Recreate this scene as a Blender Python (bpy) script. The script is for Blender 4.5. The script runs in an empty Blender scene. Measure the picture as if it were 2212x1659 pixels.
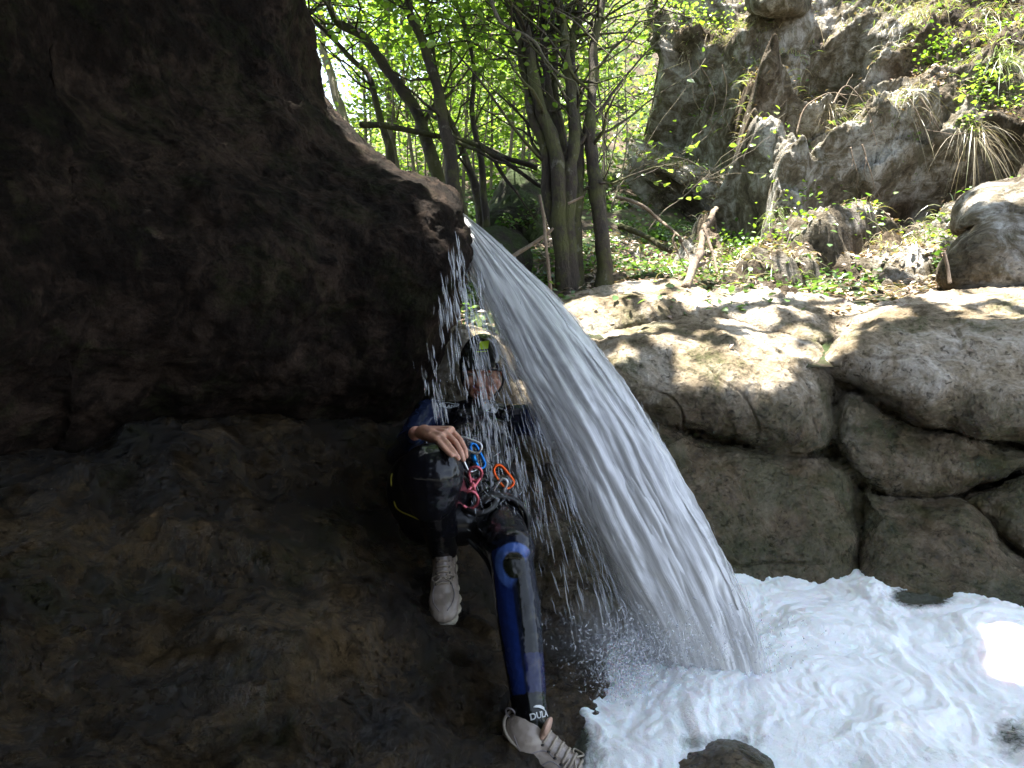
import bpy, bmesh, math, random
import numpy as np
from mathutils import Vector, Matrix
random.seed(7)
rng = np.random.default_rng(7)
SC = bpy.context.scene
COL = SC.collection
R = math.radians

# ---------------------------------------------------------------- camera, sky, sun, exposure
PITCH = R(-8.0); FPX = 1441.0; CAMZ = 1.1
cd = bpy.data.cameras.new("camera"); cam = bpy.data.objects.new("camera", cd); COL.objects.link(cam)
cam.location = (0, 0, CAMZ); cam.rotation_euler = (R(90) + PITCH, 0, 0)
cd.sensor_width = 36; cd.lens = FPX / 2212 * 36; cd.clip_start = 0.02; cd.clip_end = 300
SC.camera = cam
SUN = Vector((-0.12, 0.06, 0.95)).normalized()
w = bpy.data.worlds.new("World"); SC.world = w; w.use_nodes = True
wn = w.node_tree; bg = wn.nodes["Background"]
sky = wn.nodes.new("ShaderNodeTexSky"); sky.sky_type = 'NISHITA'; sky.sun_disc = False
sky.sun_elevation = math.asin(SUN.z); sky.sun_rotation = math.atan2(SUN.x, SUN.y)
hs = wn.nodes.new('ShaderNodeHueSaturation'); hs.inputs['Saturation'].default_value = .6
wn.links.new(sky.outputs[0], hs.inputs['Color']); wn.links.new(hs.outputs[0], bg.inputs[0]); bg.inputs[1].default_value = 0.085
sl = bpy.data.lights.new("sun", 'SUN'); sl.energy = 5.0; sl.angle = R(0.6); sl.color = (1, 0.95, 0.86)
so = bpy.data.objects.new("sun", sl); COL.objects.link(so); so.rotation_euler = SUN.to_track_quat('Z', 'Y').to_euler()
SC.view_settings.view_transform = 'Standard'; SC.view_settings.look = 'None'
SC.view_settings.exposure = 2.85; SC.view_settings.gamma = 1
SC.cycles.max_bounces = 8; SC.cycles.transparent_max_bounces = 24; SC.cycles.diffuse_bounces = 4
SC.cycles.caustics_reflective = False; SC.cycles.caustics_refractive = False
SC.cycles.sample_clamp_indirect = 6

# ---------------------------------------------------------------- helpers
CP, SP = math.cos(PITCH), math.sin(PITCH)
def PP(u, v, d):
    """a sight line and a distance turned into a point of the place (arrays)"""
    u, v, d = np.broadcast_arrays(np.asarray(u, float), np.asarray(v, float), np.asarray(d, float))
    xc = (u - 1106.0) / FPX * d; up = -(v - 829.5) / FPX * d
    return np.stack([xc, d * CP - up * SP, CAMZ + d * SP + up * CP], -1)
def P(u, v, d): return Vector(PP(u, v, d))
def UV(p):
    p = np.asarray(p, float); x = p[..., 0]; y = p[..., 1]; z = p[..., 2] - CAMZ
    d = y * CP + z * SP; up = -y * SP + z * CP
    return 1106 + x / d * FPX, 829.5 - up / d * FPX, d
_pr = np.random.default_rng(11); _perm = _pr.permutation(256); _perm = np.concatenate([_perm, _perm, _perm])
_gv = _pr.normal(size=(256, 3)); _gv /= np.linalg.norm(_gv, axis=1)[:, None]
def perlin(p):
    p = np.asarray(p, float); i = np.floor(p).astype(np.int64); f = p - i; i = i & 255
    w_ = f * f * f * (f * (f * 6 - 15) + 10); out = 0
    for a in (0, 1):
        wa = w_[..., 0] if a else 1 - w_[..., 0]
        for b in (0, 1):
            wb = w_[..., 1] if b else 1 - w_[..., 1]
            for c in (0, 1):
                wc = w_[..., 2] if c else 1 - w_[..., 2]
                h = _perm[_perm[_perm[(i[..., 0] + a) & 255] + ((i[..., 1] + b) & 255)] + ((i[..., 2] + c) & 255)]
                g = _gv[h]
                out = out + wa * wb * wc * (g[..., 0] * (f[..., 0] - a) + g[..., 1] * (f[..., 1] - b) + g[..., 2] * (f[..., 2] - c))
    return out * 1.6
def fbm(p, sc=1.0, o=4, gain=.5, seed=0.0):
    p = np.asarray(p, float) * sc + seed * 7.31; s = 0; a = 1
    for _ in range(o):
        s = s + a * perlin(p); p = p * 2.03 + 3.7; a *= gain
    return s
def ridge(p, sc=1.0, o=4, gain=.5, seed=0.0):
    p = np.asarray(p, float) * sc + seed * 5.17; s = 0; a = 1
    for _ in range(o):
        s = s + a * (1 - 2 * np.abs(perlin(p))); p = p * 2.07 + 1.9; a *= gain
    return s
def sm(x, a, b):
    t = np.clip((np.asarray(x, float) - a) / (b - a), 0, 1); return t * t * (3 - 2 * t)

def catmull(C, n, closed=False):
    """resample points C[k,...] along axis 0 to n points"""
    C = np.asarray(C, float); k = len(C)
    if closed: t = np.linspace(0, k, n, endpoint=False)
    else: t = np.linspace(0, k - 1, n)
    i = np.floor(t).astype(int)
    if not closed: i = np.minimum(i, k - 2)
    f = (t - i).reshape((-1,) + (1,) * (C.ndim - 1))
    if closed: g = lambda j: C[j % k]
    else:
        E = np.concatenate([[2 * C[0] - C[1]], C, [2 * C[-1] - C[-2]]]); g = lambda j: E[np.clip(j + 1, 0, k + 1)]
    a, b, c, d = g(i - 1), g(i), g(i + 1), g(i + 2)
    return .5 * (2 * b + (c - a) * f + (2 * a - 5 * b + 4 * c - d) * f ** 2 + (3 * b - 3 * c + d - a) * f ** 3)
def gridfaces(nr, nc, wrap=False, off=0):
    r = np.arange(nr - 1)[:, None]; c = np.arange(nc if wrap else nc - 1)[None, :]
    c2 = (c + 1) % nc
    return (np.stack([r * nc + c + 0 * r, r * nc + c2, (r + 1) * nc + c2, (r + 1) * nc + c], -1).reshape(-1, 4)) + off
def gridnormals(G):
    a = np.gradient(G, axis=0); b = np.gradient(G, axis=1); n = np.cross(b, a)
    return n / (np.linalg.norm(n, axis=-1, keepdims=True) + 1e-9)

class MB:
    """collects pieces, then links them as ONE mesh object"""
    def __init__(s): s.v = []; s.f = []; s.n = 0; s.a = {}; s.uv = None
    def add(s, v, f, **attr):
        v = np.asarray(v, float).reshape(-1, 3); f = np.asarray(f, np.int64)
        s.v.append(v); s.f.append(f + s.n)
        for k, x in attr.items(): s.a.setdefault(k, []).append(np.broadcast_to(x, (len(v),) + np.shape(x)[1:]) if np.ndim(x) else np.full(len(v), x))
        s.n += len(v); return s
    def build(s, name, mat, parent=None, smooth=True, origin='base'):
        V = np.concatenate(s.v)
        if parent is not None: o0 = np.array(parent['_o'])
        elif origin == 'base': o0 = np.array([V[:, 0].mean(), V[:, 1].mean(), V[:, 2].min()])
        else: o0 = np.zeros(3)
        V = V - (np.array(parent['_w']) if parent is not None else o0)
        me = bpy.data.meshes.new(name); me.vertices.add(len(V)); me.vertices.foreach_set('co', V.astype(np.float32).ravel())
        L = np.concatenate([f.ravel() for f in s.f]); cnt = np.concatenate([np.full(len(f), f.shape[1]) for f in s.f])
        st = np.concatenate([[0], np.cumsum(cnt)[:-1]])
        me.loops.add(len(L)); me.loops.foreach_set('vertex_index', L.astype(np.int32))
        me.polygons.add(len(cnt)); me.polygons.foreach_set('loop_start', st.astype(np.int32))
        me.polygons.foreach_set('loop_total', cnt.astype(np.int32))
        for k, x in s.a.items():
            x = np.concatenate(x)
            if x.ndim == 2 and x.shape[1] == 2:
                ul = me.uv_layers.new(name=k); ul.data.foreach_set('uv', x[L].astype(np.float32).ravel())
            elif x.ndim == 2:
                at = me.attributes.new(k, 'FLOAT_COLOR', 'POINT'); c4 = np.ones((len(x), 4)); c4[:, :3] = x; at.data.foreach_set('color', c4.astype(np.float32).ravel())
            else:
                at = me.attributes.new(k, 'FLOAT', 'POINT'); at.data.foreach_set('value', x.astype(np.float32))
        me.update(calc_edges=True); me.validate()
        me.polygons.foreach_set('use_smooth', np.full(len(me.polygons), smooth, bool))
        if mat: me.materials.append(mat)
        o = bpy.data.objects.new(name, me); COL.objects.link(o)
        if parent is not None: o.parent = parent; o['_w'] = list(parent['_w']); o['_o'] = [0, 0, 0]
        else: o.location = o0; o['_w'] = list(o0); o['_o'] = list(o0)
        return o
def empty(name, loc):
    o = bpy.data.objects.new(name, None); COL.objects.link(o); o.location = loc; o['_w'] = list(loc); o['_o'] = list(loc)
    o.empty_display_size = .1; return o
def tag(o, label=None, cat=None, group=None, kind=None):
    if label: o['label'] = label
    if cat: o['category'] = cat
    if group: o['group'] = group
    if kind: o['kind'] = kind
    return o

def tube(pts, rad, sides=8, caps=True, squash=None):
    pts = np.asarray(pts, float); n = len(pts); rad = np.broadcast_to(np.asarray(rad, float), (n,))
    T = np.gradient(pts, axis=0); T /= np.linalg.norm(T, axis=1)[:, None] + 1e-12
    a = np.array([0, 0, 1.0]) if abs(T[0, 2]) < .9 else np.array([1.0, 0, 0])
    nn = np.cross(T[0], a); nn /= np.linalg.norm(nn); N_ = [nn]
    for i in range(1, n):
        q = N_[-1] - T[i] * np.dot(N_[-1], T[i]); N_.append(q / (np.linalg.norm(q) + 1e-12))
    N_ = np.array(N_); B = np.cross(T, N_)
    th = np.linspace(0, 2 * np.pi, sides, endpoint=False)
    V = pts[:, None] + rad[:, None, None] * (np.cos(th)[None, :, None] * N_[:, None] + np.sin(th)[None, :, None] * B[:, None])
    F = [gridfaces(n, sides, True)]
    V = V.reshape(-1, 3)
    if caps:
        V = np.concatenate([V, pts[:1], pts[-1:]]); i = np.arange(sides); j = (i + 1) % sides; k = n * sides
        q0 = np.stack([j, i, np.full(sides, k), np.full(sides, k)], 1); 
        b = (n - 1) * sides; F0 = np.stack([j, i, np.full(sides, k)], 1); F1 = np.stack([b + i, b + j, np.full(sides, k + 1)], 1)
        return V, F[0], np.concatenate([F0, F1])
    return V, F[0], None
def addtube(mb, pts, rad, sides=8, caps=True, **attr):
    V, F, T = tube(pts, rad, sides, caps); n0 = mb.n
    mb.add(V, F, **attr)
    if T is not None: mb.f.append(T + n0)
    return mb
def spheremesh(n=16, m=12):
    th = np.linspace(0, np.pi, m); ph = np.linspace(0, 2 * np.pi, n, endpoint=False)
    V = np.stack([np.sin(th)[:, None] * np.cos(ph), np.sin(th)[:, None] * np.sin(ph), np.cos(th)[:, None] + 0 * ph], -1)
    return V.reshape(-1, 3), gridfaces(m, n, True)[:, ::-1]
SV, SF = spheremesh()
def addell(mb, c, r, M=None, **attr):
    V = SV * np.asarray(r, float)
    if M is not None: V = V @ np.asarray(M, float).T
    return mb.add(V + np.asarray(c, float), SF, **attr)
def addcap(mb, a, ra, b, rb, n=14):
    """tapered capsule"""
    a = np.asarray(a, float); b = np.asarray(b, float); L = np.linalg.norm(b - a) + 1e-9; d = (b - a) / L
    ts = np.linspace(-np.pi / 2, 0, 6); te = np.linspace(0, np.pi / 2, 6)
    s = np.concatenate([ra * np.sin(ts) * .999, L + rb * np.sin(te) * .999]); r = np.concatenate([ra * np.cos(ts) + 1e-5, rb * np.cos(te) + 1e-5])
    pts = a + s[:, None] * d
    return addtube(mb, pts, r, n)
def remeshed(mb, voxel, smooth=2, fac=.5):
    """union of overlapping closed pieces as one continuous skin"""
    o = mb.build('tmp', None, None, origin='none')
    m = o.modifiers.new('r', 'REMESH'); m.mode = 'VOXEL'; m.voxel_size = voxel; m.use_smooth_shade = True
    if smooth: k = o.modifiers.new('s', 'SMOOTH'); k.iterations = smooth; k.factor = fac
    dg = bpy.context.evaluated_depsgraph_get(); dg.update(); ev = o.evaluated_get(dg); me = bpy.data.meshes.new_from_object(ev)
    V = np.zeros(len(me.vertices) * 3); me.vertices.foreach_get('co', V); V = V.reshape(-1, 3)
    L = np.zeros(len(me.loops), np.int64); me.loops.foreach_get('vertex_index', L)
    cnt = np.zeros(len(me.polygons), np.int64); me.polygons.foreach_get('loop_total', cnt)
    st = np.concatenate([[0], np.cumsum(cnt)[:-1]])
    out = MB(); out.v = [V]; out.n = len(V)
    for c in np.unique(cnt):
        s = st[cnt == c]; out.f.append(np.stack([L[s + k] for k in range(c)], 1))
    me_old = o.data; bpy.data.objects.remove(o); bpy.data.meshes.remove(me_old); bpy.data.meshes.remove(me)
    return out

# ---------------------------------------------------------------- materials
class M_:
    def __init__(s, name):
        s.m = bpy.data.materials.new(name); s.m.use_nodes = True; s.t = s.m.node_tree; s.t.nodes.clear()
        s.out = s.t.nodes.new('ShaderNodeOutputMaterial'); s.geo = None
    def n(s, ty, ins=None, **pr):
        x = s.t.nodes.new(ty)
        for k, v in pr.items(): setattr(x, k, v)
        for k, v in (ins or {}).items():
            if hasattr(v, 'is_output'): s.t.links.new(v, x.inputs[k])
            else: x.inputs[k].default_value = v
        return x
    def pos(s):
        if not s.geo: s.geo = s.n('ShaderNodeNewGeometry')
        return s.geo.outputs['Position']
    def noise(s, sc, vec=None, det=5, rough=.6, dist=0.0, mapscale=None):
        v = vec or s.pos()
        if mapscale: v = s.n('ShaderNodeMapping', {0: v, 3: mapscale}).outputs[0]
        return s.n('ShaderNodeTexNoise', {'Vector': v, 'Scale': sc, 'Detail': det, 'Roughness': rough, 'Distortion': dist}).outputs[0]
    def ramp(s, x, stops, interp='LINEAR'):
        r = s.n('ShaderNodeValToRGB', {0: x}); e = r.color_ramp; e.interpolation = interp
        while len(e.elements) < len(stops): e.elements.new(.5)
        for i, (p_, c) in enumerate(stops):
            e.elements[i].position = p_; e.elements[i].color = tuple(c) + (1,) if np.ndim(c) else (c, c, c, 1)
        return r.outputs[0]
    def mr(s, x, a, b, c=0.0, d=1.0): return s.n('ShaderNodeMapRange', {0: x, 1: a, 2: b, 3: c, 4: d}).outputs[0]
    def math(s, op, a, b=0.0, clamp=False):
        x = s.n('ShaderNodeMath', {0: a, 1: b}, operation=op); x.use_clamp = clamp; return x.outputs[0]
    def mix(s, f, a, b, mode='MIX'):
        x = s.n('ShaderNodeMix', data_type='RGBA', blend_type=mode)
        for k, v in ((0, f), (6, a), (7, b)):
            if hasattr(v, 'is_output'): s.t.links.new(v, x.inputs[k])
            else: x.inputs[k].default_value = (tuple(v) + (1,)) if np.ndim(v) and len(v) == 3 else v
        return x.outputs[2]
    def bump(s, h, st, dist, nrm=None):
        d = {'Height': h, 'Strength': st, 'Distance': dist}
        if nrm is not None: d['Normal'] = nrm
        return s.n('ShaderNodeBump', d).outputs[0]
    def pbr(s, **k):
        x = s.n('ShaderNodeBsdfPrincipled')
        for a, v in k.items():
            a = a.replace('_', ' ')
            if hasattr(v, 'is_output'): s.t.links.new(v, x.inputs[a])
            else: x.inputs[a].default_value = (tuple(v) + (1,)) if np.ndim(v) and len(v) == 3 and 'Color' in a or a == 'Subsurface Radius' and False else v
        return x.outputs[0]
    def attr(s, name, o='Fac'): return s.n('ShaderNodeAttribute', attribute_name=name).outputs[o]
    def done(s, sh): s.t.links.new(sh, s.out.inputs[0]); return s.m

def rock_mat(name, c_dark, c_mid, c_light, wet=None, moss=.25, mosscol=(.045, .06, .015), rough=.85, bump=1.0, spots=.5, sc=1.0, strata=0.0, spec=.3, broad=None, slime=0.0):
    m = M_(name)
    big = m.noise(1.7 * sc, det=6, rough=.6, dist=.6); mid = m.noise(7 * sc, det=8, rough=.7, dist=.8)
    fine = m.noise(45 * sc, det=8, rough=.75); grain = m.noise(220, det=3, rough=.6)
    c = m.ramp(m.math('ADD', m.math('MULTIPLY', big, .45), m.math('MULTIPLY', mid, .55)), [(.36, c_dark), (.48, c_mid), (.60, c_light)])
    pit = m.mr(m.noise(26 * sc, det=6, rough=.8, dist=1.2), .56, .66)
    c = m.mix(m.math('MULTIPLY', pit, spots), c, [x * .32 for x in c_mid])
    c = m.mix(.55, c, m.ramp(fine, [(.3, .25), (.5, .75), (.72, 1.0)]), 'MULTIPLY')
    ms = m.math('MULTIPLY', m.mr(m.noise(3.1 * sc, det=8, rough=.72, dist=.4), .52, .62), m.mr(fine, .3, .6))
    c = m.mix(m.math('MULTIPLY', ms, moss), c, mosscol)
    r = rough; coat = 0.0
    if broad: c = m.mix(m.mr(m.noise(.75, det=4, rough=.5), .50, .60), c, m.mix(1.0, c, broad, 'MULTIPLY'))
    if wet:
        z = m.n('ShaderNodeSeparateXYZ', {0: m.pos()}).outputs[2]
        zz = m.math('ADD', z, m.math('MULTIPLY', m.math('SUBTRACT', big, .5), .5))
        wt = m.mr(zz, wet[0], wet[1], 1.0, 0.0)
        c = m.mix(wt, c, m.mix(1.0, c, (.42, .38, .31), "MULTIPLY"))
        if slime: c = m.mix(m.math('MULTIPLY', m.math('MULTIPLY', wt, slime), m.mr(m.noise(4.2, det=8, rough=.7, dist=.5), .44, .56)), c, (.028, .048, .012))
        film = m.math('MULTIPLY', wt, m.mr(m.noise(5, det=5), .38, .50))
        r = m.mr(film, 0, 1, rough, .16); coat = film
    h = m.math('ADD', m.math('MULTIPLY', mid, .5), m.math('MULTIPLY', fine, .28))
    h = m.math('SUBTRACT', h, m.math('MULTIPLY', pit, .12))
    if strata:
        st = m.noise(3.0, det=6, rough=.6, dist=.5, mapscale=(1.0, 1.5, 5.0)); h = m.math('ADD', h, m.math('MULTIPLY', st, strata))
    nb = m.bump(h, .9 * bump, .06); nb = m.bump(grain, .35 * bump, .004, nb)
    return m.done(m.pbr(Base_Color=c, Roughness=r, Normal=nb, Specular_IOR_Level=spec if not wet else m.mr(coat, 0, 1, spec * .5, .6)))
MAT = {}
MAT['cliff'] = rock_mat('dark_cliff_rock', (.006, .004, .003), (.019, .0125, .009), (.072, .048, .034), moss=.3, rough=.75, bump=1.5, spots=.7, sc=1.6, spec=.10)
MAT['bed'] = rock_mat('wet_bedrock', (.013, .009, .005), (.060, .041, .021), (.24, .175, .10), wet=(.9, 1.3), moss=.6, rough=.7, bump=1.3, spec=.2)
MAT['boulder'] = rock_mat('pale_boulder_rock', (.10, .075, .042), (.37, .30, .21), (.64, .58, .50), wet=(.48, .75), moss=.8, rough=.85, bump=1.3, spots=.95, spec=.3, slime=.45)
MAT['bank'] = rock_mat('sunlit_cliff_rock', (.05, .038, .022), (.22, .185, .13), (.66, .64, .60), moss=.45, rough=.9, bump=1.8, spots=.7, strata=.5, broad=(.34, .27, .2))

def leaf_mat(name, cols, trans=.55, gloss=.25):
    m = M_(name); g = m.n('ShaderNodeNewGeometry'); rnd = g.outputs['Random Per Island']
    c = m.ramp(rnd, [(i / max(1, len(cols) - 1), c_) for i, c_ in enumerate(cols)])
    c = m.mix(.35, c, m.ramp(m.noise(1.3, det=3), [(.35, .5), (.6, 1.0)]), 'MULTIPLY')
    d = m.n('ShaderNodeBsdfDiffuse', {0: c}).outputs[0]
    t = m.n('ShaderNodeBsdfTranslucent', {0: m.mix(1.0, c, (1.25, 1.35, .55), 'MULTIPLY')}).outputs[0]
    s = m.n('ShaderNodeMixShader', {0: trans, 1: d, 2: t}).outputs[0]
    gl = m.n('ShaderNodeBsdfGlossy', {0: (.9, .95, 1, 1), 1: .35}).outputs[0]
    return m.done(m.n('ShaderNodeMixShader', {0: gloss * .25, 1: s, 2: gl}).outputs[0])
MAT['leaf'] = leaf_mat('canopy_leaf', [(.07, .14, .02), (.13, .22, .03), (.22, .33, .05), (.09, .17, .02)], .55)
MAT['leafy'] = leaf_mat('yellow_green_leaf', [(.13, .22, .04), (.27, .38, .08), (.08, .15, .03), (.36, .45, .15), (.20, .30, .05)], .55)
MAT['leafd'] = leaf_mat('shade_leaf', [(.045, .10, .02), (.08, .16, .035), (.13, .22, .06), (.20, .30, .12)], .4)
MAT['litter'] = leaf_mat('leaf_litter', [(.17, .10, .06), (.30, .20, .13), (.42, .32, .24), (.12, .075, .05)], .15)
MAT['straw'] = leaf_mat('dry_grass', [(.34, .27, .17), (.44, .36, .25), (.24, .21, .12), (.18, .20, .08)], .3)
MAT['grass'] = leaf_mat('green_grass', [(.16, .24, .06), (.30, .38, .12), (.22, .30, .10), (.45, .44, .22)], .4)

def bark_mat(name, a, b, moss):
    m = M_(name); n1 = m.noise(9, det=8, rough=.7, dist=.5, mapscale=(1, 1, .25)); n2 = m.noise(60, det=6, rough=.7, mapscale=(1, 1, .4))
    c = m.ramp(n1, [(.35, a), (.65, b)]); c = m.mix(.6, c, m.ramp(n2, [(.3, .35), (.65, 1.0)]), 'MULTIPLY')
    ms = m.mr(m.noise(5, det=6, rough=.7), .46, .58); c = m.mix(m.math('MULTIPLY', ms, moss), c, (.09, .10, .02))
    pale = m.mr(m.noise(14, det=4, rough=.6), .62, .68); c = m.mix(m.math('MULTIPLY', pale, .35), c, (.26, .25, .21))
    return m.done(m.pbr(Base_Color=c, Roughness=.85, Normal=m.bump(m.math('ADD', n1, n2), .8, .02)))
MAT['bark'] = bark_mat('mossy_bark', (.022, .016, .011), (.080, .060, .042), .6)
MAT['barkp'] = bark_mat('pale_bark', (.10, .08, .055), (.24, .20, .15), .35)
MAT['dead'] = bark_mat('dead_wood', (.16, .11, .075), (.36, .28, .21), .1)
def plain(name, col, rough=.4, metal=0.0, bump=0.0, bs=80, spec=.5, coat=0.0, var=.0):
    m = M_(name); n1 = m.noise(bs, det=5, rough=.6); c = m.mix(var, tuple(col), m.ramp(n1, [(.3, .3), (.7, 1.0)]), 'MULTIPLY') if var else tuple(col)
    k = dict(Base_Color=c, Roughness=rough, Metallic=metal, Specular_IOR_Level=spec, Coat_Weight=coat, Coat_Roughness=.08)
    if bump: k['Normal'] = m.bump(n1, bump, .004)
    return m.done(m.pbr(**k))
# ---------------------------------------------------------------- the gorge: cliff, bedrock, ground, far bank
RECV = {}
def sheet(name, ctrl, nr, nc, disp, mat, kind='structure', flip=False, label=None, cat=None):
    G = catmull(ctrl, nr); G = catmull(G.swapaxes(0, 1), nc).swapaxes(0, 1)
    N_ = gridnormals(G)
    if flip: N_ = -N_
    G = G + N_ * disp(G)[..., None]
    F = gridfaces(nr, nc)
    if flip: F = F[:, ::-1]
    g = G[::3, ::3]; RECV[name] = (g.reshape(-1, 3), gridfaces(g.shape[0], g.shape[1]))
    mb = MB(); mb.add(G.reshape(-1, 3), F); o = mb.build(name, mat, origin='none')
    return tag(o, label, cat, None, kind), G

# overhanging dark cliff on the left, its lip, its top, and an unseen wall added behind the camera to block sky light
rows = [-260, -100, 0, 130, 200, 270, 350, 400, 440, 500, 560, 620, 700, 800, 880, 940, 985, 1030]
ue = [585, 630, 655, 684, 702, 752, 835, 912, 974, 988, 1012, 990, 955, 915, 868, 800, 740, 690]
bul = [.0, .0, .0, -.02, -.04, -.06, -.08, -.1, -.12, -.14, -.16, -.17, -.16, -.1, .0, .10, .20, .42]
C = []
for v, u_e, bl in zip(rows, ue, bul):
    r = []
    z0 = PP(0, v, 1.65 + bl)[2]
    k = 1.15 if v < 940 else 1.3
    r += [(3.0, -3.4, z0), (1.0, -3.2, z0), (-.8, -2.4, z0), (-1.35 * k, -1.0, z0), (-1.35 * k, .4, z0)]
    rim_ = .42 if 120 < v < 425 else 0
    for t, d in ((0, 1.65), (.2, 1.85), (.4, 2.05), (.6, 2.24), (.78, 2.4), (.9, 2.5), (.955, 2.56 + rim_ * .25)):
        r.append(PP(u_e * t, v, d + bl * (1 - .3 * t)))
    lower = v > 450
    r += [PP(u_e, v, 2.72 + bl * .6 + rim_), PP(u_e - (10 if not lower else -2), v + rim_ * 20, 2.95 + rim_), PP(u_e - 60, v + (10 if not lower else 0) + rim_ * 40, 3.5 + rim_ * .6), PP(u_e - 350, v + 40, 4.2)]
    C.append(r)
C = np.array(C, float)
top1 = C[0] + np.array([.06, -.05, .35]); top2 = C[0] + np.array([-.25, .1, .75]); top3 = C[0] + np.array([-1.6, .1, 1.0])
C = np.concatenate([top3[None], top2[None], top1[None], C])
def d_cliff(G):
    v = .075 * fbm(G, 1.9, 3, .45) + .012 * ridge(G, 5, 3, .5, 2) + .013 * fbm(G, 11, 4, .6) - .02
    return v
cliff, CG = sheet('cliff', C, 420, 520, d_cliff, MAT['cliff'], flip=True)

# unseen rock slab added overhead to darken the left rocks and block sun
th = np.linspace(0, 2 * np.pi, 120, endpoint=False); rr = np.sin(np.linspace(0, np.pi, 60))
zz = np.cos(np.linspace(0, np.pi, 60))
G = np.stack([-.75 + 1.5 * rr[:, None] * np.cos(th), -.6 + 2.45 * rr[:, None] * np.sin(th), 2.62 + .42 * zz[:, None] + 0 * th], -1)
G = G + .12 * np.stack([fbm(G, 1.5, 4, .5, i) for i in range(3)], -1)
mb = MB(); mb.add(G.reshape(-1, 3), gridfaces(60, 120, True)[:, ::-1]); tag(mb.build('added_shade_rock', MAT['cliff'], origin='none'), kind='structure')

# sloping bedrock: the ledge on the left, the chute the person sits in and the bed of the pool
bv = [668, 720, 790, 900, 970, 1100, 1250, 1400, 1550, 1659, 1900, 2300]
bed = {-900: [2.4, 2.2, 1.9, 1.5, 1.4, 1.15, 1.05, .95, .9, .85, .75, .6],
       0: [3.2, 3.0, 2.6, 2.05, 1.80, 1.60, 1.45, 1.3, 1.15, 1.05, .9, .7],
       300: [3.4, 3.2, 2.8, 2.25, 2.0, 1.80, 1.62, 1.42, 1.27, 1.15, 1.0, .8],
       600: [3.6, 3.4, 3.0, 2.47, 2.26, 2.05, 1.82, 1.58, 1.38, 1.27, 1.07, .85],
       850: [3.7, 3.5, 3.2, 2.85, 2.65, 2.4, 2.1, 1.80, 1.56, 1.43, 1.18, .9],
       1000: [3.7, 3.5, 3.2, 3.0, 2.82, 2.55, 2.2, 1.88, 1.64, 1.50, 1.25, .95],
       1150: [3.7, 3.5, 3.3, 3.1, 2.95, 2.68, 2.32, 1.97, 1.70, 1.56, 1.30, .99],
       1300: [3.8, 3.6, 3.4, 3.2, 3.05, 2.8, 2.45, 2.07, 1.79, 1.64, 1.40, 1.05],
       1450: [3.9, 3.7, 3.5, 3.3, 3.15, 2.95, 2.7, 2.4, 2.05, 1.85, 1.6, 1.2],
       1700: [4.0, 3.8, 3.6, 3.4, 3.3, 3.15, 2.95, 2.6, 2.2, 1.95, 1.7, 1.3],
       2000: [4.0, 3.8, 3.6, 3.4, 3.3, 3.15, 2.95, 2.6, 2.2, 1.95, 1.7, 1.3],
       2600: [3.8, 3.6, 3.4, 3.2, 3.1, 2.95, 2.75, 2.5, 2.2, 1.95, 1.7, 1.3],
       3400: [3.0, 2.9, 2.8, 2.7, 2.6, 2.5, 2.3, 2.1, 1.9, 1.8, 1.6, 1.2]}
C = np.array([[PP(u, v, bed[u][i]) for u in bed] for i, v in enumerate(bv)])
def d_bed(G):
    u, v, d = UV(G)
    # worn shelves and scoops of the left ledge
    q = G[..., 2] * 1.0 + G[..., 0] * .55 + .12 * fbm(G, 1.6, 2, .5, 4)
    sh = np.abs(((q * 4.2) % 1.0) - .5) * 2
    left = sm(u, 1050, 700)
    return (.05 * fbm(G, 2.2, 4) + .02 * ridge(G, 5, 3) + left * .07 * (sm(sh, .1, .8) - .5) + .006 * fbm(G, 24, 3, .6))
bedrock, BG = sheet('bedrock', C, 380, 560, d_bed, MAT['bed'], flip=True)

# forest floor behind the boulders, running back and up into the hillside
m = M_('forest_floor'); n1 = m.noise(3, det=8, rough=.7); n2 = m.noise(40, det=6, rough=.8)
c = m.ramp(n1, [(.35, (.03, .022, .013)), (.5, (.10, .07, .045)), (.62, (.19, .14, .10))]); c = m.mix(.6, c, m.ramp(n2, [(.3, .3), (.65, 1.0)]), 'MULTIPLY')
c = m.mix(m.mr(m.noise(2.1, det=6), .48, .6), c, (.06, .10, .02))
MAT['floor'] = m.done(m.pbr(Base_Color=c, Roughness=.95, Normal=m.bump(m.math('ADD', n1, n2), 1, .06)))
fu = [300, 600, 850, 1000, 1100, 1200, 1320, 1450, 1650, 1900, 2300, 3000]
fr = [(3.0, [800] * 12), (3.6, [700, 690, 680, 670, 668, 665, 662, 660, 660, 655, 650, 650]),
      (4.3, [600, 600, 600, 600, 600, 603, 605, 605, 610, 600, 590, 590]), (5.2, [560, 560, 555, 550, 540, 545, 555, 565, 570, 560, 550, 550]),
      (6.5, [520, 500, 480, 460, 455, 462, 480, 500, 520, 520, 520, 520]), (8.5, [480, 450, 430, 410, 400, 400, 400, 420, 470, 480, 480, 480]),
      (12, [430, 400, 370, 340, 320, 300, 280, 270, 300, 350, 350, 350]), (17, [400, 370, 330, 270, 220, 160, 100, 60, 60, 60, 60, 60]),
      (24, [370, 350, 290, 180, 80, 0, -80, -120, -150, -150, -150, -150]), (34, [350, 330, 230, 60, -100, -220, -300, -320, -350, -350, -350, -350])]
C = np.array([[PP(u, v, d) for u, v in zip(fu, vs)] for d, vs in fr])
floor_, FG = sheet('ground', C, 300, 300, lambda G: .05 * fbm(G, 1.5, 4) * np.clip(UV(G)[2] / 4, .5, 4) + .02 * fbm(G, 9, 3), MAT['floor'], flip=True)

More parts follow.
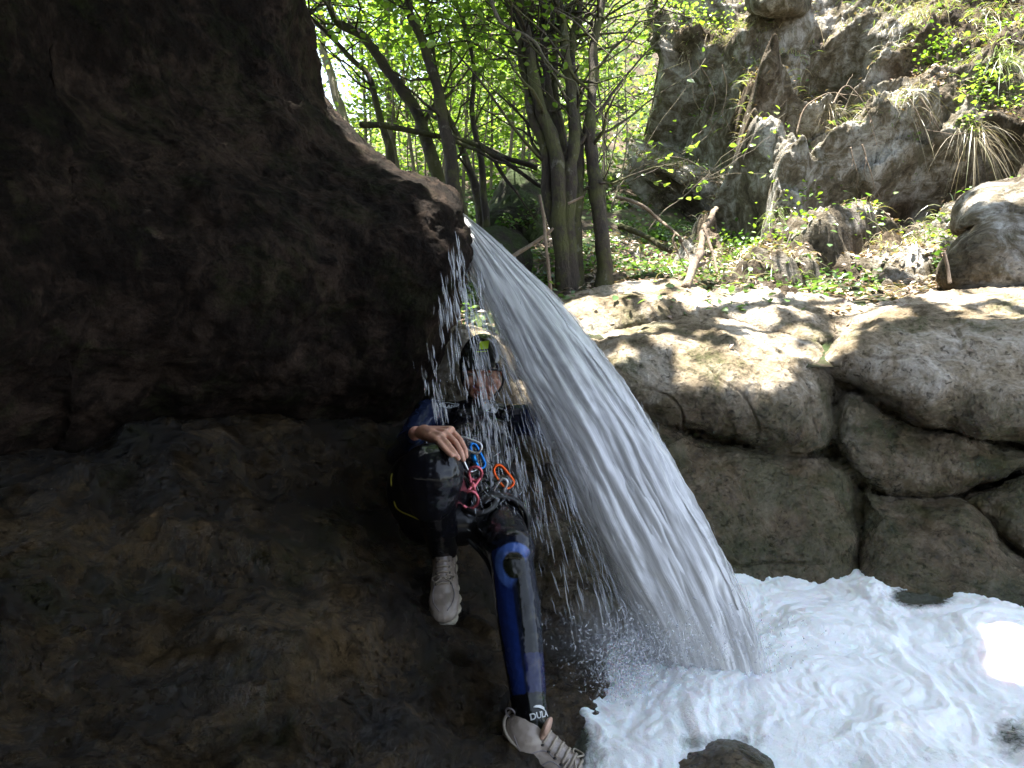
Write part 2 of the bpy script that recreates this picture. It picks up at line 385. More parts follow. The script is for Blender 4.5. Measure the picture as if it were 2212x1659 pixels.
# the far bank: a broken rock cliff with hollows and ledges
cu = [1262, 1310, 1360, 1420, 1500, 1620, 1760, 1900, 2050, 2212, 2450, 2900]
cr = [(-900, 11), (-400, 9.2), (-150, 8.3), (0, 7.6), (110, 7.1), (220, 6.7), (330, 6.3), (430, 5.9), (510, 5.35), (570, 4.7), (620, 4.15), (680, 3.7), (760, 3.4)]
C = []
for v, d in cr:
    r = []
    for u in cu:
        k = 1.0 - .13 * (u - 1600) / 600 if u > 1600 else 1.0
        dd = d * k
        if u < 1400: dd += (1400 - u) / 1400 * 14
        lean = (620 - v) * .25 if u < 1400 and v < 620 else 0       # its left flank climbs to the right
        r.append(PP(u + lean * (1400 - u) / 140, v, dd))
    C.append(r)
C = np.array(C)
hol = [(1470, 250, 110, 150, 2.3), (1420, 430, 90, 90, 1.5), (1590, 430, 60, 90, .7), (1820, 125, 80, 55, 1.4), (1960, 400, 170, 60, 1.6), (1830, 430, 90, 50, 1.0), (1560, 170, 50, 60, .6), (2140, 330, 90, 60, .6), (1760, 260, 120, 60, .35),
       (1640, 300, 60, 120, -.45), (1760, 200, 200, 22, -.35), (1900, 300, 160, 25, -.4), (1750, 560, 200, 40, -.25), (1650, 90, 120, 30, -.35)]
def d_bank(G):
    u, v, d = UV(G); x = 0
    for hu, hv, ru, rv, a in hol:
        rot = .45; du = u - hu; dv = v - hv; du, dv = du * math.cos(rot) - dv * math.sin(rot), du * math.sin(rot) + dv * math.cos(rot)
        q = (du / ru) ** 2 + (dv / rv) ** 2
        q = q * (1 + .5 * fbm(G, 1.6, 3, .6, 9)); x = x - a * (1 - sm(np.abs(q), .25, 1.5))
    s = G[..., 2] * 1.0 - G[..., 0] * .35 + .35 * fbm(G, .9, 3, .5, 5)
    saw = (s * 1.5) % 1.0
    led = np.where(saw < .8, saw / .8, (1 - saw) / .2)
    s2 = (s * 4.7 + .6 * fbm(G, 2.5, 2)) % 1.0; led2 = np.where(s2 < .75, s2 / .75, (1 - s2) / .25)
    return x + .16 * led + .05 * led2 + .16 * fbm(G, 1.3, 4, .5) + .035 * ridge(G, 3.2, 3, .5) + .02 * fbm(G, 22, 3, .6) - .2
bank, KG = sheet('hillside', C, 520, 620, d_bank, MAT['bank'], flip=True)

# ---------------------------------------------------------------- boulders
def boulder(label, outl, D, gu, gv, T, mat='boulder', amp=1.0, name='boulder', group='boulders around the pool', pw=2.3, seed=0, nr=70, na=260):
    ol = np.array(outl, float); b = catmull(ol, na, True)
    c0 = (b.min(0) + b.max(0)) / 2 * .5 + b.mean(0) * .5
    rr = np.sin(np.linspace(0, np.pi / 2, nr))
    u = c0[0] + rr[:, None] * (b[:, 0] - c0[0]); v = c0[1] + rr[:, None] * (b[:, 1] - c0[1])
    Dd = D + gu * (u - c0[0]) / 1000 + gv * (v - c0[1]) / 1000
    bul = np.sqrt(np.clip(1 - rr ** pw, 0, 1))[:, None]
    # sculpt: shift uv is kept, the bulge gets worn facets
    fr_ = PP(u, v, Dd - T * bul); bk = PP(u, v, Dd + T * .9 * bul)[::-1][1::3]
    G = np.concatenate([fr_, bk]); G = np.concatenate([G, G[-1:, :] * 0 + G[-1].mean(0)])
    n = G.shape[0]; Gw = np.concatenate([G[:, -2:], G, G[:, :2]], 1); N_ = gridnormals(Gw)[:, 2:-2]
    cen = G.mean((0, 1)); flip = np.sign((N_ * (G - cen)).sum(-1).mean()); N_ *= flip
    N_[0] = N_[1].mean(0); N_[0] /= np.linalg.norm(N_[0])
    dsp = amp * (.045 * fbm(G, 2.4, 3, .45, seed) + .004 * ridge(G, 9, 3, .5, seed + 3) + .004 * fbm(G, 26, 3, .6))
    dsp = dsp - amp * .016 * (1 - sm(np.abs(perlin(G * 2.3 + seed * 3.3 + 40)), 0, .07)) * sm(perlin(G * 1.1 + 9 + seed), -.1, .3)
    G = G + N_ * dsp[..., None]
    g = G[:nr:3, ::4]; RECV['b%d' % len(RECV)] = (g.reshape(-1, 3), gridfaces(g.shape[0], g.shape[1], True))
    F = gridfaces(n, na, True)
    if flip < 0: F = F[:, ::-1]
    mb = MB(); mb.add(G.reshape(-1, 3), F); o = mb.build(name, MAT[mat]); return tag(o, label, 'boulder', group)
# the water worn slab on the right: one continuous rock with swelling lobes and cracks
lobes = [([(1150, 700), (1215, 640), (1260, 622), (1320, 612), (1390, 612), (1450, 606), (1500, 620), (1530, 650), (1525, 682), (1470, 690), (1400, 690), (1330, 712), (1270, 745), (1200, 760)], 60, .14),
         ([(1480, 695), (1500, 660), (1560, 632), (1620, 622), (1690, 634), (1780, 645), (1880, 655), (1850, 700), (1790, 735), (1740, 742), (1640, 712), (1560, 695)], 50, .12),
         ([(1180, 760), (1280, 722), (1370, 712), (1450, 692), (1520, 690), (1600, 702), (1700, 730), (1765, 755), (1775, 800), (1797, 860), (1800, 930), (1785, 968), (1700, 975), (1600, 950), (1500, 925), (1400, 905), (1300, 860), (1200, 820)], 110, .24),
         ([(1785, 790), (1800, 740), (1850, 690), (1920, 655), (2020, 630), (2120, 615), (2400, 600), (3000, 560), (3000, 1040), (2450, 990), (2290, 970), (2190, 958), (2110, 945), (2060, 920), (2000, 918), (1930, 885), (1860, 835)], 120, .30),
         ([(1805, 960), (1812, 880), (1860, 850), (1930, 895), (2000, 930), (2080, 942), (2150, 962), (2240, 985), (2190, 1018), (2100, 1052), (2010, 1068), (1920, 1062), (1850, 1030)], 60, .16),
         ([(1250, 850), (1300, 870), (1400, 912), (1500, 940), (1600, 965), (1720, 982), (1800, 988), (1845, 1020), (1858, 1080), (1862, 1180), (1850, 1290), (1780, 1400), (1500, 1400), (1400, 1250), (1330, 1080), (1280, 960)], 80, .16),
         ([(1866, 1060), (1900, 1068), (1980, 1082), (2060, 1078), (2110, 1098), (2190, 1190), (2320, 1270), (2500, 1400), (2500, 1550), (2100, 1550), (1860, 1450), (1862, 1180)], 90, .23),
         ([(2085, 1082), (2150, 1052), (2230, 1022), (2450, 1000), (3000, 1080), (3000, 1450), (2550, 1400), (2340, 1262), (2215, 1190), (2130, 1120)], 60, .15)]
tu = [1100, 1150, 1215, 1260, 1320, 1390, 1450, 1500, 1530, 1560, 1620, 1700, 1790, 1850, 1900, 2000, 2120, 2250, 2600, 3000]
tv = [760, 705, 642, 624, 613, 611, 607, 622, 640, 632, 622, 636, 648, 656, 652, 634, 620, 612, 600, 590]
su = np.concatenate([np.linspace(1120, 2280, 640), np.linspace(2284, 2950, 60)]); top_ = np.interp(su, tu, tv)
top_ = np.convolve(np.pad(top_, 12, mode='edge'), np.ones(25) / 25, 'valid')
kd = np.linspace(0, 1, 470) ** 1.0; vb = 1420.0
Vf = top_[None] + (vb - top_[None]) * kd[:, None]; Uf = np.broadcast_to(su, Vf.shape)
def d_base(U_, V_):
    d0 = np.interp(V_, [600, 660, 740, 850, 970, 1100, 1250, 1420], [3.78, 3.55, 3.28, 3.10, 3.03, 2.96, 2.84, 2.62])
    return d0 * (1 - .10 * sm(U_, 1700, 2700)) + .35 * np.exp(-((U_ - 1120) / 90) ** 2) * 0
W_uv = np.stack([Uf / 160, Vf / 160, 0 * Uf], -1)
Uw = Uf + 9 * fbm(W_uv, 1.3, 3, .5, 1); Vw = Vf + 7 * fbm(W_uv, 1.3, 3, .5, 2)
def polydist(U_, V_, po):
    po = np.array(po, float); k = len(po); x, y = U_.ravel(), V_.ravel(); ins = np.zeros(len(x), bool); dm = np.full(len(x), 1e9)
    for i in range(k):
        x0, y0 = po[i - 1]; x1, y1 = po[i]; ex, ey = x1 - x0, y1 - y0
        t = np.clip(((x - x0) * ex + (y - y0) * ey) / (ex * ex + ey * ey + 1e-9), 0, 1); dm = np.minimum(dm, np.hypot(x - x0 - t * ex, y - y0 - t * ey))
        c_ = ((y0 > y) != (y1 > y)) & (x < ex * (y - y0) / (ey + 1e-12) + x0); ins ^= c_
    return np.where(ins, dm, -dm).reshape(U_.shape)
bl = np.full(Uf.shape, -.02)
for po, wd, T in lobes:
    s_ = polydist(Uw, Vw, catmull(po, 90, True)); q_ = np.clip((s_ + 6) / wd, 0, 1); bl = np.maximum(bl, T * np.sqrt(1 - (1 - q_) ** 2) - .02 * (s_ < -6))
# the crest is already round: let the bulge fade in from the silhouette
bl = bl * sm(kd, 0, .05)[:, None]
Df = d_base(Uf, Vf) - bl
G = PP(Uf, Vf, Df)
back = [PP(su, top_ + dv, d_base(su, top_) + dd) for dv, dd in ((45, 1.5), (28, 1.0), (14, .62), (5, .32), (1.5, .12))]
G = np.concatenate([np.array(back), G]); Nn = gridnormals(G); Nn *= -np.sign(Nn[..., 1:2].mean())
G = G + Nn * (.030 * fbm(G, 2.6, 3, .5, 21) + .006 * ridge(G, 7, 3, .5, 22) + .0045 * fbm(G, 24, 4, .65) - .012 * (1 - sm(np.abs(perlin(G * 3.1 + 5)), 0, .05)) * sm(perlin(G * 1.3 + 2), 0, .3))[..., None]
SLG = G; g = G[::4, ::5]; RECV['slab'] = (g.reshape(-1, 3), gridfaces(g.shape[0], g.shape[1]))
mb = MB(); mb.add(G.reshape(-1, 3), gridfaces(G.shape[0], G.shape[1])[:, ::-1]); tag(mb.build('rock_slab', MAT['boulder'], origin='none'), kind='structure')
mg = M_('mossy_rock'); n1 = mg.noise(5, det=8, rough=.7); n2 = mg.noise(50, det=6, rough=.8)
c = mg.mix(mg.mr(n1, .42, .55), (.035, .028, .018), (.045, .075, .012)); c = mg.mix(.6, c, mg.ramp(n2, [(.3, .3), (.65, 1.0)]), 'MULTIPLY'); MAT['mossy'] = mg.done(mg.pbr(Base_Color=c, Roughness=.95, Normal=mg.bump(mg.math('ADD', n1, n2), 1, .04)))
boulder('dark mossy rock on the ground just left of the clump of stems', [(1040, 470), (1062, 420), (1095, 385), (1130, 378), (1165, 405), (1185, 450), (1180, 510), (1130, 530), (1070, 520)], 4.9, 0, -1.5, .3, mat='mossy', group='mossy rocks under the trees', seed=31, nr=40, na=140, amp=1.6)
boulder('low mossy rock between the top of the waterfall and the clump of stems', [(1010, 540), (1030, 500), (1070, 485), (1120, 500), (1150, 545), (1140, 590), (1080, 600), (1030, 585)], 4.2, 0, -1.2, .22, mat='mossy', group='mossy rocks under the trees', seed=32, nr=40, na=140, amp=1.4)
boulder('low dark rock breaking through the foam at the bottom edge', [(1360, 1700), (1395, 1646), (1455, 1612), (1530, 1600), (1600, 1606), (1660, 1632), (1710, 1680), (1740, 1800), (1560, 1900), (1370, 1850)], 1.60, .12, -.9, .145, mat='boulder', amp=.7, seed=9)
boulder('dim rock wedged behind the seated person under the waterfall', [(905, 800), (960, 720), (1000, 700), (1060, 720), (1130, 770), (1200, 830), (1240, 900), (1240, 1000), (1150, 1010), (1050, 990), (950, 960), (900, 890)], 3.0, -.1, -.6, .2, seed=10, mat='boulder')
boulder('small pale stone tip showing just left of the helmet', [(985, 715), (1000, 712), (1015, 722), (1010, 745), (995, 755), (985, 738)], 2.78, 0, 0, .03, amp=.2, seed=11, nr=24, na=60, name='stone')
boulder('brown stained lobe of rock directly under the waterfall beside the leg', [(1130, 1150), (1200, 1120), (1290, 1140), (1370, 1200), (1400, 1290), (1360, 1370), (1280, 1380), (1200, 1340), (1140, 1260)], 2.38, 0, -1.3, .12, mat='boulder', amp=1.2, seed=12)
boulder('sunlit rock shelf at the right edge, upper of two on the far bank', [(2055, 500), (2070, 445), (2130, 400), (2200, 378), (2320, 360), (2450, 400), (2450, 520), (2300, 530), (2200, 470), (2120, 490)], 4.1, -.4, -1.4, .4, mat='bank', group='rocks on the far bank', seed=13)
boulder('square shaded rock at the right edge, lower of two on the far bank', [(2042, 620), (2046, 540), (2075, 500), (2130, 470), (2210, 455), (2350, 460), (2400, 640), (2200, 640)], 3.9, -.4, -1.0, .35, mat='bank', group='rocks on the far bank', seed=14)
boulder('dark square block overhanging the top of the far bank', [(1615, -60), (1740, -70), (1745, 20), (1700, 36), (1640, 32), (1612, 10)], 6.9, 0, 0, .5, mat='bank', group='rocks on the far bank', seed=15, nr=40, na=120)

# ---------------------------------------------------------------- pool of foam
m = M_('foaming_water')
foam = m.attr('foam'); fn = m.noise(22, det=8, rough=.75, dist=.6); fn2 = m.noise(140, det=5, rough=.7); fn3 = m.noise(6, det=7, rough=.7, dist=1.4)
fm = m.mr(m.math('ADD', foam, m.math('MULTIPLY', m.math('SUBTRACT', fn, .5), 1.1)), .35, .75)
wat = m.pbr(Base_Color=(.20, .22, .18), Roughness=.06, Transmission_Weight=.75, IOR=1.33, Normal=m.bump(fn, .4, .01))
wh = m.pbr(Base_Color=m.mix(m.mr(fn3, .36, .56), m.mix(m.mr(fn, .35, .6), (.80, .85, .87), (.88, .92, .94)), (.93, .96, 1.0)), Roughness=.55, Subsurface_Weight=.35, Subsurface_Scale=.05, Normal=m.bump(m.math('ADD', fn, m.math('MULTIPLY', fn2, .6)), .6, .012))
MAT['pool'] = m.done(m.n('ShaderNodeMixShader', {0: fm, 1: wat, 2: wh}).outputs[0])
nx, ny = 520, 380
X, Y = np.meshgrid(np.linspace(-.05, 3.6, nx), np.linspace(.7, 3.3, ny)); Q = np.stack([X, Y, 0 * X], -1)
W = Q + .25 * np.stack([fbm(Q, 2.0, 3, .5, 1), fbm(Q, 2.0, 3, .5, 2), 0 * X], -1)
hp = P(1520, 1440, 1.95); lm = P(1350, 1560, 1.75)
def gs(c, s): return np.exp(-(((X - c[0]) / s[0]) ** 2 + ((Y - c[1]) / s[1]) ** 2))
Z = .034 * fbm(W, 2.4, 3, .5) + .008 * fbm(W, 9, 3, .55) + .005 * fbm(W, 40, 3, .6) + .07 * gs(hp, (.35, .25)) + .06 * gs(P(2160, 1330, 2.2), (.25, .2)) + .03 * gs(lm, (.2, .2)) - .03
bare = gs(P(2030, 1400, 2.05), (.12, .05)) * .0
fa = np.ones_like(X)
pu, pv, pd = UV(np.stack([X, Y, Z], -1))
for (a, b_, ra, rb, s) in [(1990, 1290, 70, 22, 1.1), (2190, 1590, 60, 50, .6), (1290, 1640, 60, 60, .3), (1235, 1600, 45, 80, .75), (1950, 1240, 60, 22, .6), (2020, 1640, 120, 30, .3), (1560, 1600, 160, 24, .45)]:
    fa -= s * np.exp(-((pu - a) / ra) ** 2 - ((pv - b_) / rb) ** 2)
mb = MB(); mb.add(np.stack([X, Y, Z], -1).reshape(-1, 3), gridfaces(ny, nx), foam=fa.ravel())
tag(mb.build('pool_water', MAT['pool'], origin='none'), kind='structure')

# ---------------------------------------------------------------- the waterfall
Lc = [(964, 450), (978, 490), (1003, 550), (1030, 620), (1068, 705), (1108, 800), (1160, 900), (1205, 1000), (1262, 1120), (1325, 1250), (1385, 1370), (1425, 1475)]
Rc = [(984, 448), (1062, 512), (1132, 578), (1197, 640), (1266, 728), (1332, 812), (1400, 912), (1452, 1010), (1512, 1120), (1568, 1225), (1616, 1340), (1655, 1485)]
Dc = np.array([2.80, 2.72, 2.63, 2.55, 2.46, 2.38, 2.30, 2.23, 2.15, 2.08, 2.02, 1.97])
Lw = np.array([PP(u, v, d) for (u, v), d in zip(Lc, Dc)]); Rw = np.array([PP(u, v, d - .05) for (u, v), d in zip(Rc, Dc)])
NL = 420; Lw = catmull(Lw, NL); Rw = catmull(Rw, NL)
fwd = np.array([0, -CP, -SP])                 # roughly across the jet
arc = np.concatenate([[0], np.cumsum(np.linalg.norm(np.diff((Lw + Rw) / 2, axis=0), axis=1))])
def water_mat(name, thr, soft, white, dens):
    m = M_(name); uvn = m.n('ShaderNodeUVMap', uv_map='flow').outputs[0]
    s1 = m.n('ShaderNodeTexNoise', {'Vector': m.n('ShaderNodeMapping', {0: uvn, 3: (24, 1.7, 1)}).outputs[0], 'Scale': 1.0, 'Detail': 8.0, 'Roughness': .68, 'Distortion': .35}, noise_dimensions='2D').outputs[0]
    s2 = m.n('ShaderNodeTexNoise', {'Vector': m.n('ShaderNodeMapping', {0: uvn, 1: (3.3, .2, 0), 3: (110, 7, 1)}).outputs[0], 'Scale': 1.0, 'Detail': 4.0, 'Roughness': .6, 'Distortion': .2}, noise_dimensions='2D').outputs[0]
    s3 = m.n('ShaderNodeTexNoise', {'Vector': m.n('ShaderNodeMapping', {0: uvn, 1: (1.3, 5.2, 0), 3: (5.5, 2.8, 1)}).outputs[0], 'Scale': 1.0, 'Detail': 5.0, 'Roughness': .6, 'Distortion': .9}, noise_dimensions='2D').outputs[0]
    st = m.math('ADD', m.math('ADD', m.math('MULTIPLY', s1, .36), m.math('MULTIPLY', s2, .14)), m.math('MULTIPLY', s3, .50))
    core = m.attr('core')
    a = m.mr(m.math('ADD', st, m.math('MULTIPLY', m.math('SUBTRACT', core, .5), dens)), thr - soft, thr + soft)
    col = m.ramp(st, [(.38, tuple(x * .82 for x in white)), (.50, tuple(x * .93 for x in white)), (.58, white)])
    nb = m.bump(st, .3, .015)
    d = m.n('ShaderNodeBsdfDiffuse', {0: col, 'Normal': nb}).outputs[0]; t = m.n('ShaderNodeBsdfTranslucent', {0: col}).outputs[0]
    b = m.n('ShaderNodeMixShader', {0: .45, 1: d, 2: t}).outputs[0]
    g = m.n('ShaderNodeBsdfGlossy', {0: (1, 1, 1, 1), 1: .18, 'Normal': nb}).outputs[0]
    b = m.n('ShaderNodeMixShader', {0: .14, 1: b, 2: g}).outputs[0]
    tr = m.n('ShaderNodeBsdfTransparent').outputs[0]
    return m.done(m.n('ShaderNodeMixShader', {0: a, 1: tr, 2: b}).outputs[0])
wf = MB()
shells = [(1.07, 0, .56, 17.0), (1.0, .0, .5, 3.0), (.93, .02, .42, 5.0), (.84, -.01, .30, 8.0), (.72, .01, .2, 11.0), (.80, .0, .24, 23.0)]
for k, (wd, sh, th, sd) in enumerate(shells):
    NA = 120; ang = np.linspace(0, 2 * np.pi, NA, endpoint=False)
    Cn = (Lw + Rw) / 2; H = (Rw - Lw) / 2 * wd; wdt = np.linalg.norm(H, axis=1)
    cx = -np.cos(ang); cy = np.sin(ang)
    thick = (wdt * .34 * (th / .5))[:, None]
    a01 = (cx + 1) / 2
    rag = 1 + .10 * fbm(np.stack([np.broadcast_to(cx * 2, (NL, NA)), np.broadcast_to((arc * 2.2)[:, None], (NL, NA)), np.broadcast_to(cy * 2, (NL, NA))], -1), 1.4, 4, .6, sd) * sm(arc, .1, .8)[:, None]
    G = Cn[:, None] + H[:, None] * (cx * 1.0)[None, :, None] * rag[..., None] + fwd * (thick * cy)[..., None] * rag[..., None]
    str_ = fbm(np.stack([np.broadcast_to(ang * 9, (NL, NA)), np.broadcast_to((arc * 1.6)[:, None], (NL, NA)), np.full((NL, NA), sd)], -1), 1, 3, .6)
    G = G + fwd * (.012 * str_)[..., None]
    tt = np.broadcast_to(arc[:, None] / arc[-1], (NL, NA))
    # dense along the right, thinning into strands towards the left and the foot
    edge = np.minimum(sm(a01, 0, .42)[None, :] * 1.0, (sm(1 - a01, -.02, .09) * .9 + .1)[None, :]) + 0 * tt
    core = .05 + .95 * edge
    core = np.where(tt < .12, core * .7 + .35, core) * (1 - .28 * sm(tt, .85, 1.0))
    if k > 1: core = core * .85 + .1
    if k == 0: core = core * .42
    if k == 5: core = np.clip(edge * 1.5 - .15, 0, 1.25) * (1 - .35 * sm(tt, .8, 1.0))
    # the water's far side carries the streaks too
    wob_ = .045 * fbm(np.stack([np.broadcast_to(cx * 3, (NL, NA)), np.broadcast_to((arc * 2.6)[:, None], (NL, NA)), np.full((NL, NA), sd * 3)], -1), 1, 3, .55)
    uvx = a01[None, :] + (cy < 0) * 1.7 + sd + wob_; uvy = np.broadcast_to(arc[:, None] + sd * 1.3, (NL, NA))
    wf.add(G.reshape(-1, 3), gridfaces(NL, NA, True), core=core.ravel(), flow=np.stack([uvx, uvy], -1).reshape(-1, 2))
MAT['jet'] = water_mat('white_falling_water', .31, .17, (.93, .94, .95), .60)
wfo = wf.build('waterfall', MAT['jet'], origin='none'); tag(wfo, kind='structure')

# droplets and strands torn off the jet
SPN, SPF = None, None
def spindles(mb, pos, dirv, ln, rd, sides=5):
    pos = np.asarray(pos); dirv = dirv / (np.linalg.norm(dirv, axis=1)[:, None] + 1e-9); n = len(pos)
    a = np.cross(dirv, np.tile([0, 1.0, .1], (n, 1))); a /= np.linalg.norm(a, axis=1)[:, None] + 1e-9; b = np.cross(dirv, a)
    S = np.array([-.5, -.3, 0, .3, .5]); RR = np.array([.02, .6, 1, .75, .02]); th = np.linspace(0, 2 * np.pi, sides, endpoint=False)
    wob = rng.normal(0, .12, (n, 5)) * np.array([0, 1, 1, 1, 0])
    V = pos[:, None, None] + dirv[:, None, None] * (S[None, :, None, None] * ln[:, None, None, None]) + (a[:, None] * (wob * ln[:, None] * .15)[..., None])[:, :, None]
    V = V + rd[:, None, None, None] * RR[None, :, None, None] * (np.cos(th)[None, None, :, None] * a[:, None, None] + np.sin(th)[None, None, :, None] * b[:, None, None])
    f = gridfaces(5, sides, True); F = (f[None] + (np.arange(n) * 5 * sides)[:, None, None]).reshape(-1, 4)
    mb.add(V.reshape(-1, 3), F)
m = M_('water_drops')
d = m.n('ShaderNodeBsdfDiffuse', {0: (.82, .86, .95, 1)}).outputs[0]; t = m.n('ShaderNodeBsdfTranslucent', {0: (.82, .86, .95, 1)}).outputs[0]
g = m.n('ShaderNodeBsdfGlossy', {0: (1, 1, 1, 1), 1: .1}).outputs[0]; tr = m.n('ShaderNodeBsdfTransparent').outputs[0]
b = m.n('ShaderNodeMixShader', {0: .5, 1: d, 2: t}).outputs[0]; b = m.n('ShaderNodeMixShader', {0: .25, 1: b, 2: g}).outputs[0]
al = m.mr(m.n('ShaderNodeNewGeometry').outputs['Random Per Island'], 0, 1, .06, .48)
MAT['drop'] = m.done(m.n('ShaderNodeMixShader', {0: al, 1: tr, 2: b}).outputs[0])
sp = MB()
flow = np.gradient((Lw + Rw) / 2, axis=0); flow /= np.linalg.norm(flow, axis=1)[:, None]
def jetdrops(n, t0, t1, side, spread, ln, rd, dj=.07):
    t = rng.uniform(t0, t1, n); i = (t * (NL - 1)).astype(int)
    off = rng.exponential(1, n) * spread * (.25 + t)
    base = (Lw if side < 0 else Rw)[i]; H = (Rw - Lw)[i]; H = H / np.linalg.norm(H, axis=1)[:, None]
    pos = base + side * H * off[:, None] + fwd * rng.uniform(-dj, dj, n)[:, None] - np.array([0, 0, 1]) * (off * .3)[:, None]
    dv = flow[i] + np.array([0, 0, -1]) * (off / spread * .25 + (.25 if side < 0 else 0))[:, None] + rng.normal(0, .06, (n, 3))
    spindles(sp, pos, dv, rng.uniform(*ln, n) * (.5 + t), rng.uniform(*rd, n))
jetdrops(380, .12, 1, -1, .05, (.04, .15), (.0010, .0034))
jetdrops(110, .4, 1, -1, .13, (.03, .12), (.0008, .0026))
jetdrops(200, .08, 1, 1, .008, (.02, .06), (.0005, .0014), .03)
# glints and cords inside the jet, on its near side
n = 260; t = rng.uniform(.05, 1, n); i = (t * (NL - 1)).astype(int); a = rng.uniform(.05, .95, n)
pos = Lw[i] + (Rw - Lw)[i] * a[:, None] + fwd * (np.linalg.norm((Rw - Lw)[i], axis=1) * .17 * np.sqrt(np.clip(1 - (2 * a - 1) ** 2, 0, 1)) + .004)[:, None]
spindles(sp, pos, flow[i] + rng.normal(0, .03, (n, 3)), rng.uniform(.04, .16, n), rng.uniform(.0008, .0022, n))
# the drip curtain under the lip, in front of the face and chest
strands = [(985, 520, 640), (978, 540, 700), (962, 600, 720), (968, 640, 690), (950, 660, 735), (996, 560, 650), (1005, 640, 700), (1018, 640, 850), (1030, 760, 960),
           (1040, 780, 1000), (1022, 860, 1040), (1060, 830, 1000), (1008, 880, 980), (1070, 900, 1010), (985, 720, 780), (975, 740, 830), (930, 760, 900), (915, 800, 850), (1090, 900, 1060), (1052, 960, 1120),
           (1062, 1010, 1150), (1075, 1020, 1130), (1110, 960, 1100), (1130, 1000, 1180), (1160, 1020, 1150), (950, 840, 930), (1035, 600, 720), (1003, 790, 850)]
for (u0, v0, v1) in strands:
    n = int((v1 - v0) / 7.5); v = rng.uniform(v0, v1, n); u = u0 + (v - v0) * .09 + rng.normal(0, 4.5, n)
    pos = PP(u, v, 2.36 + rng.normal(0, .03, n) - (v - 600) * .0004)
    spindles(sp, pos, np.tile([.12, -.03, -1.0], (n, 1)) + rng.normal(0, .04, (n, 3)), rng.uniform(.03, .11, n), rng.uniform(.0012, .0034, n))
n = 60; u = rng.normal(1010, 60, n); v = rng.uniform(520, 1150, n); u += (v - 520) * .12
spindles(sp, PP(u, v, 2.35 + rng.normal(0, .05, n)), np.tile([.12, -.03, -1.0], (n, 1)) + rng.normal(0, .05, (n, 3)), rng.uniform(.01, .05, n), rng.uniform(.0006, .0018, n))
n = 90; u = rng.uniform(1100, 1400, n); v = 1000 + (u - 1100) * .9 + rng.uniform(-60, 320, n)
spindles(sp, PP(u, v, 2.1 + rng.normal(0, .05, n)), np.tile([.25, -.1, -1.0], (n, 1)) + rng.normal(0, .05, (n, 3)), rng.uniform(.015, .07, n), rng.uniform(.0007, .002, n))
# splash crowns at the foot
n = 4500; u = rng.normal(1450, 105, n); v = rng.normal(1425, 40, n) - np.abs(rng.normal(0, 26, n))
spindles(sp, PP(u, v, 1.99 + rng.normal(0, .08, n)), rng.normal(0, 1, (n, 3)) + [0, 0, 1.2], rng.uniform(.003, .018, n), rng.uniform(.0008, .0028, n))
n = 2200; u = rng.normal(1340, 45, n); v = rng.normal(1470, 55, n)
spindles(sp, PP(u, v, 1.86 + rng.normal(0, .05, n)), rng.normal(0, 1, (n, 3)) + [0, 0, .6], rng.uniform(.003, .014, n), rng.uniform(.0008, .0026, n))
n = 160; u = rng.normal(1075, 30, n); v = rng.normal(1090, 40, n)
spindles(sp, PP(u, v, 2.0 + rng.normal(0, .04, n)), rng.normal(0, .5, (n, 3)) + [.2, 0, -1], rng.uniform(.004, .03, n), rng.uniform(.0006, .0016, n))
mm = M_('mist_vapour'); tc = mm.n('ShaderNodeTexCoord'); gr = mm.n('ShaderNodeTexGradient', {0: tc.outputs['Object']}, gradient_type='SPHERICAL').outputs[1]
dn = mm.math('MULTIPLY', mm.math('MULTIPLY', gr, mm.mr(mm.noise(6, det=2), .35, .65)), 5.0)
pv = mm.n('ShaderNodeVolumePrincipled', {'Color': (.95, .97, 1, 1), 'Density': dn, 'Anisotropy': .2}); mm.t.links.new(pv.outputs[0], mm.out.inputs[1])
me = MB(); me.add(SV, SF); mo = me.build('mist', mm.m, origin='none'); mo.location = P(1430, 1400, 1.97); mo.scale = (.42, .24, .20); tag(mo, 'thin white mist where the falling water strikes the pool', 'mist', kind='stuff')
tag(sp.build('spray', MAT['drop'], origin='none'), 'white drops and broken strands of water flying round the jet', 'spray', kind='stuff')
# ---------------------------------------------------------------- ray helper: where does a sight line or a sunbeam land
from mathutils.bvhtree import BVHTree
RECV['pool'] = ([tuple(x) for x in [(-.1, .7, 0), (4, .7, 0), (4, 3.4, 0), (-.1, 3.4, 0)]], np.array([[0, 1, 2, 3]]))
_v, _f, _n = [], [], 0
for k, (a, b) in RECV.items():
    _v += [tuple(x) for x in a]; _f += [tuple(int(i) + _n for i in q) for q in b]; _n += len(a)
BV = BVHTree.FromPolygons(_v, _f)
CAMP = Vector((0, 0, CAMZ))
def hit(u, v):
    """the rock or ground that stands at a given place of the view"""
    d = (P(u, v, 1) - CAMP).normalized(); h = BV.ray_cast(CAMP + d * .3, d)
    return (h[0], h[1]) if h[0] is not None else (P(u, v, 7), Vector((0, -1, 0)))

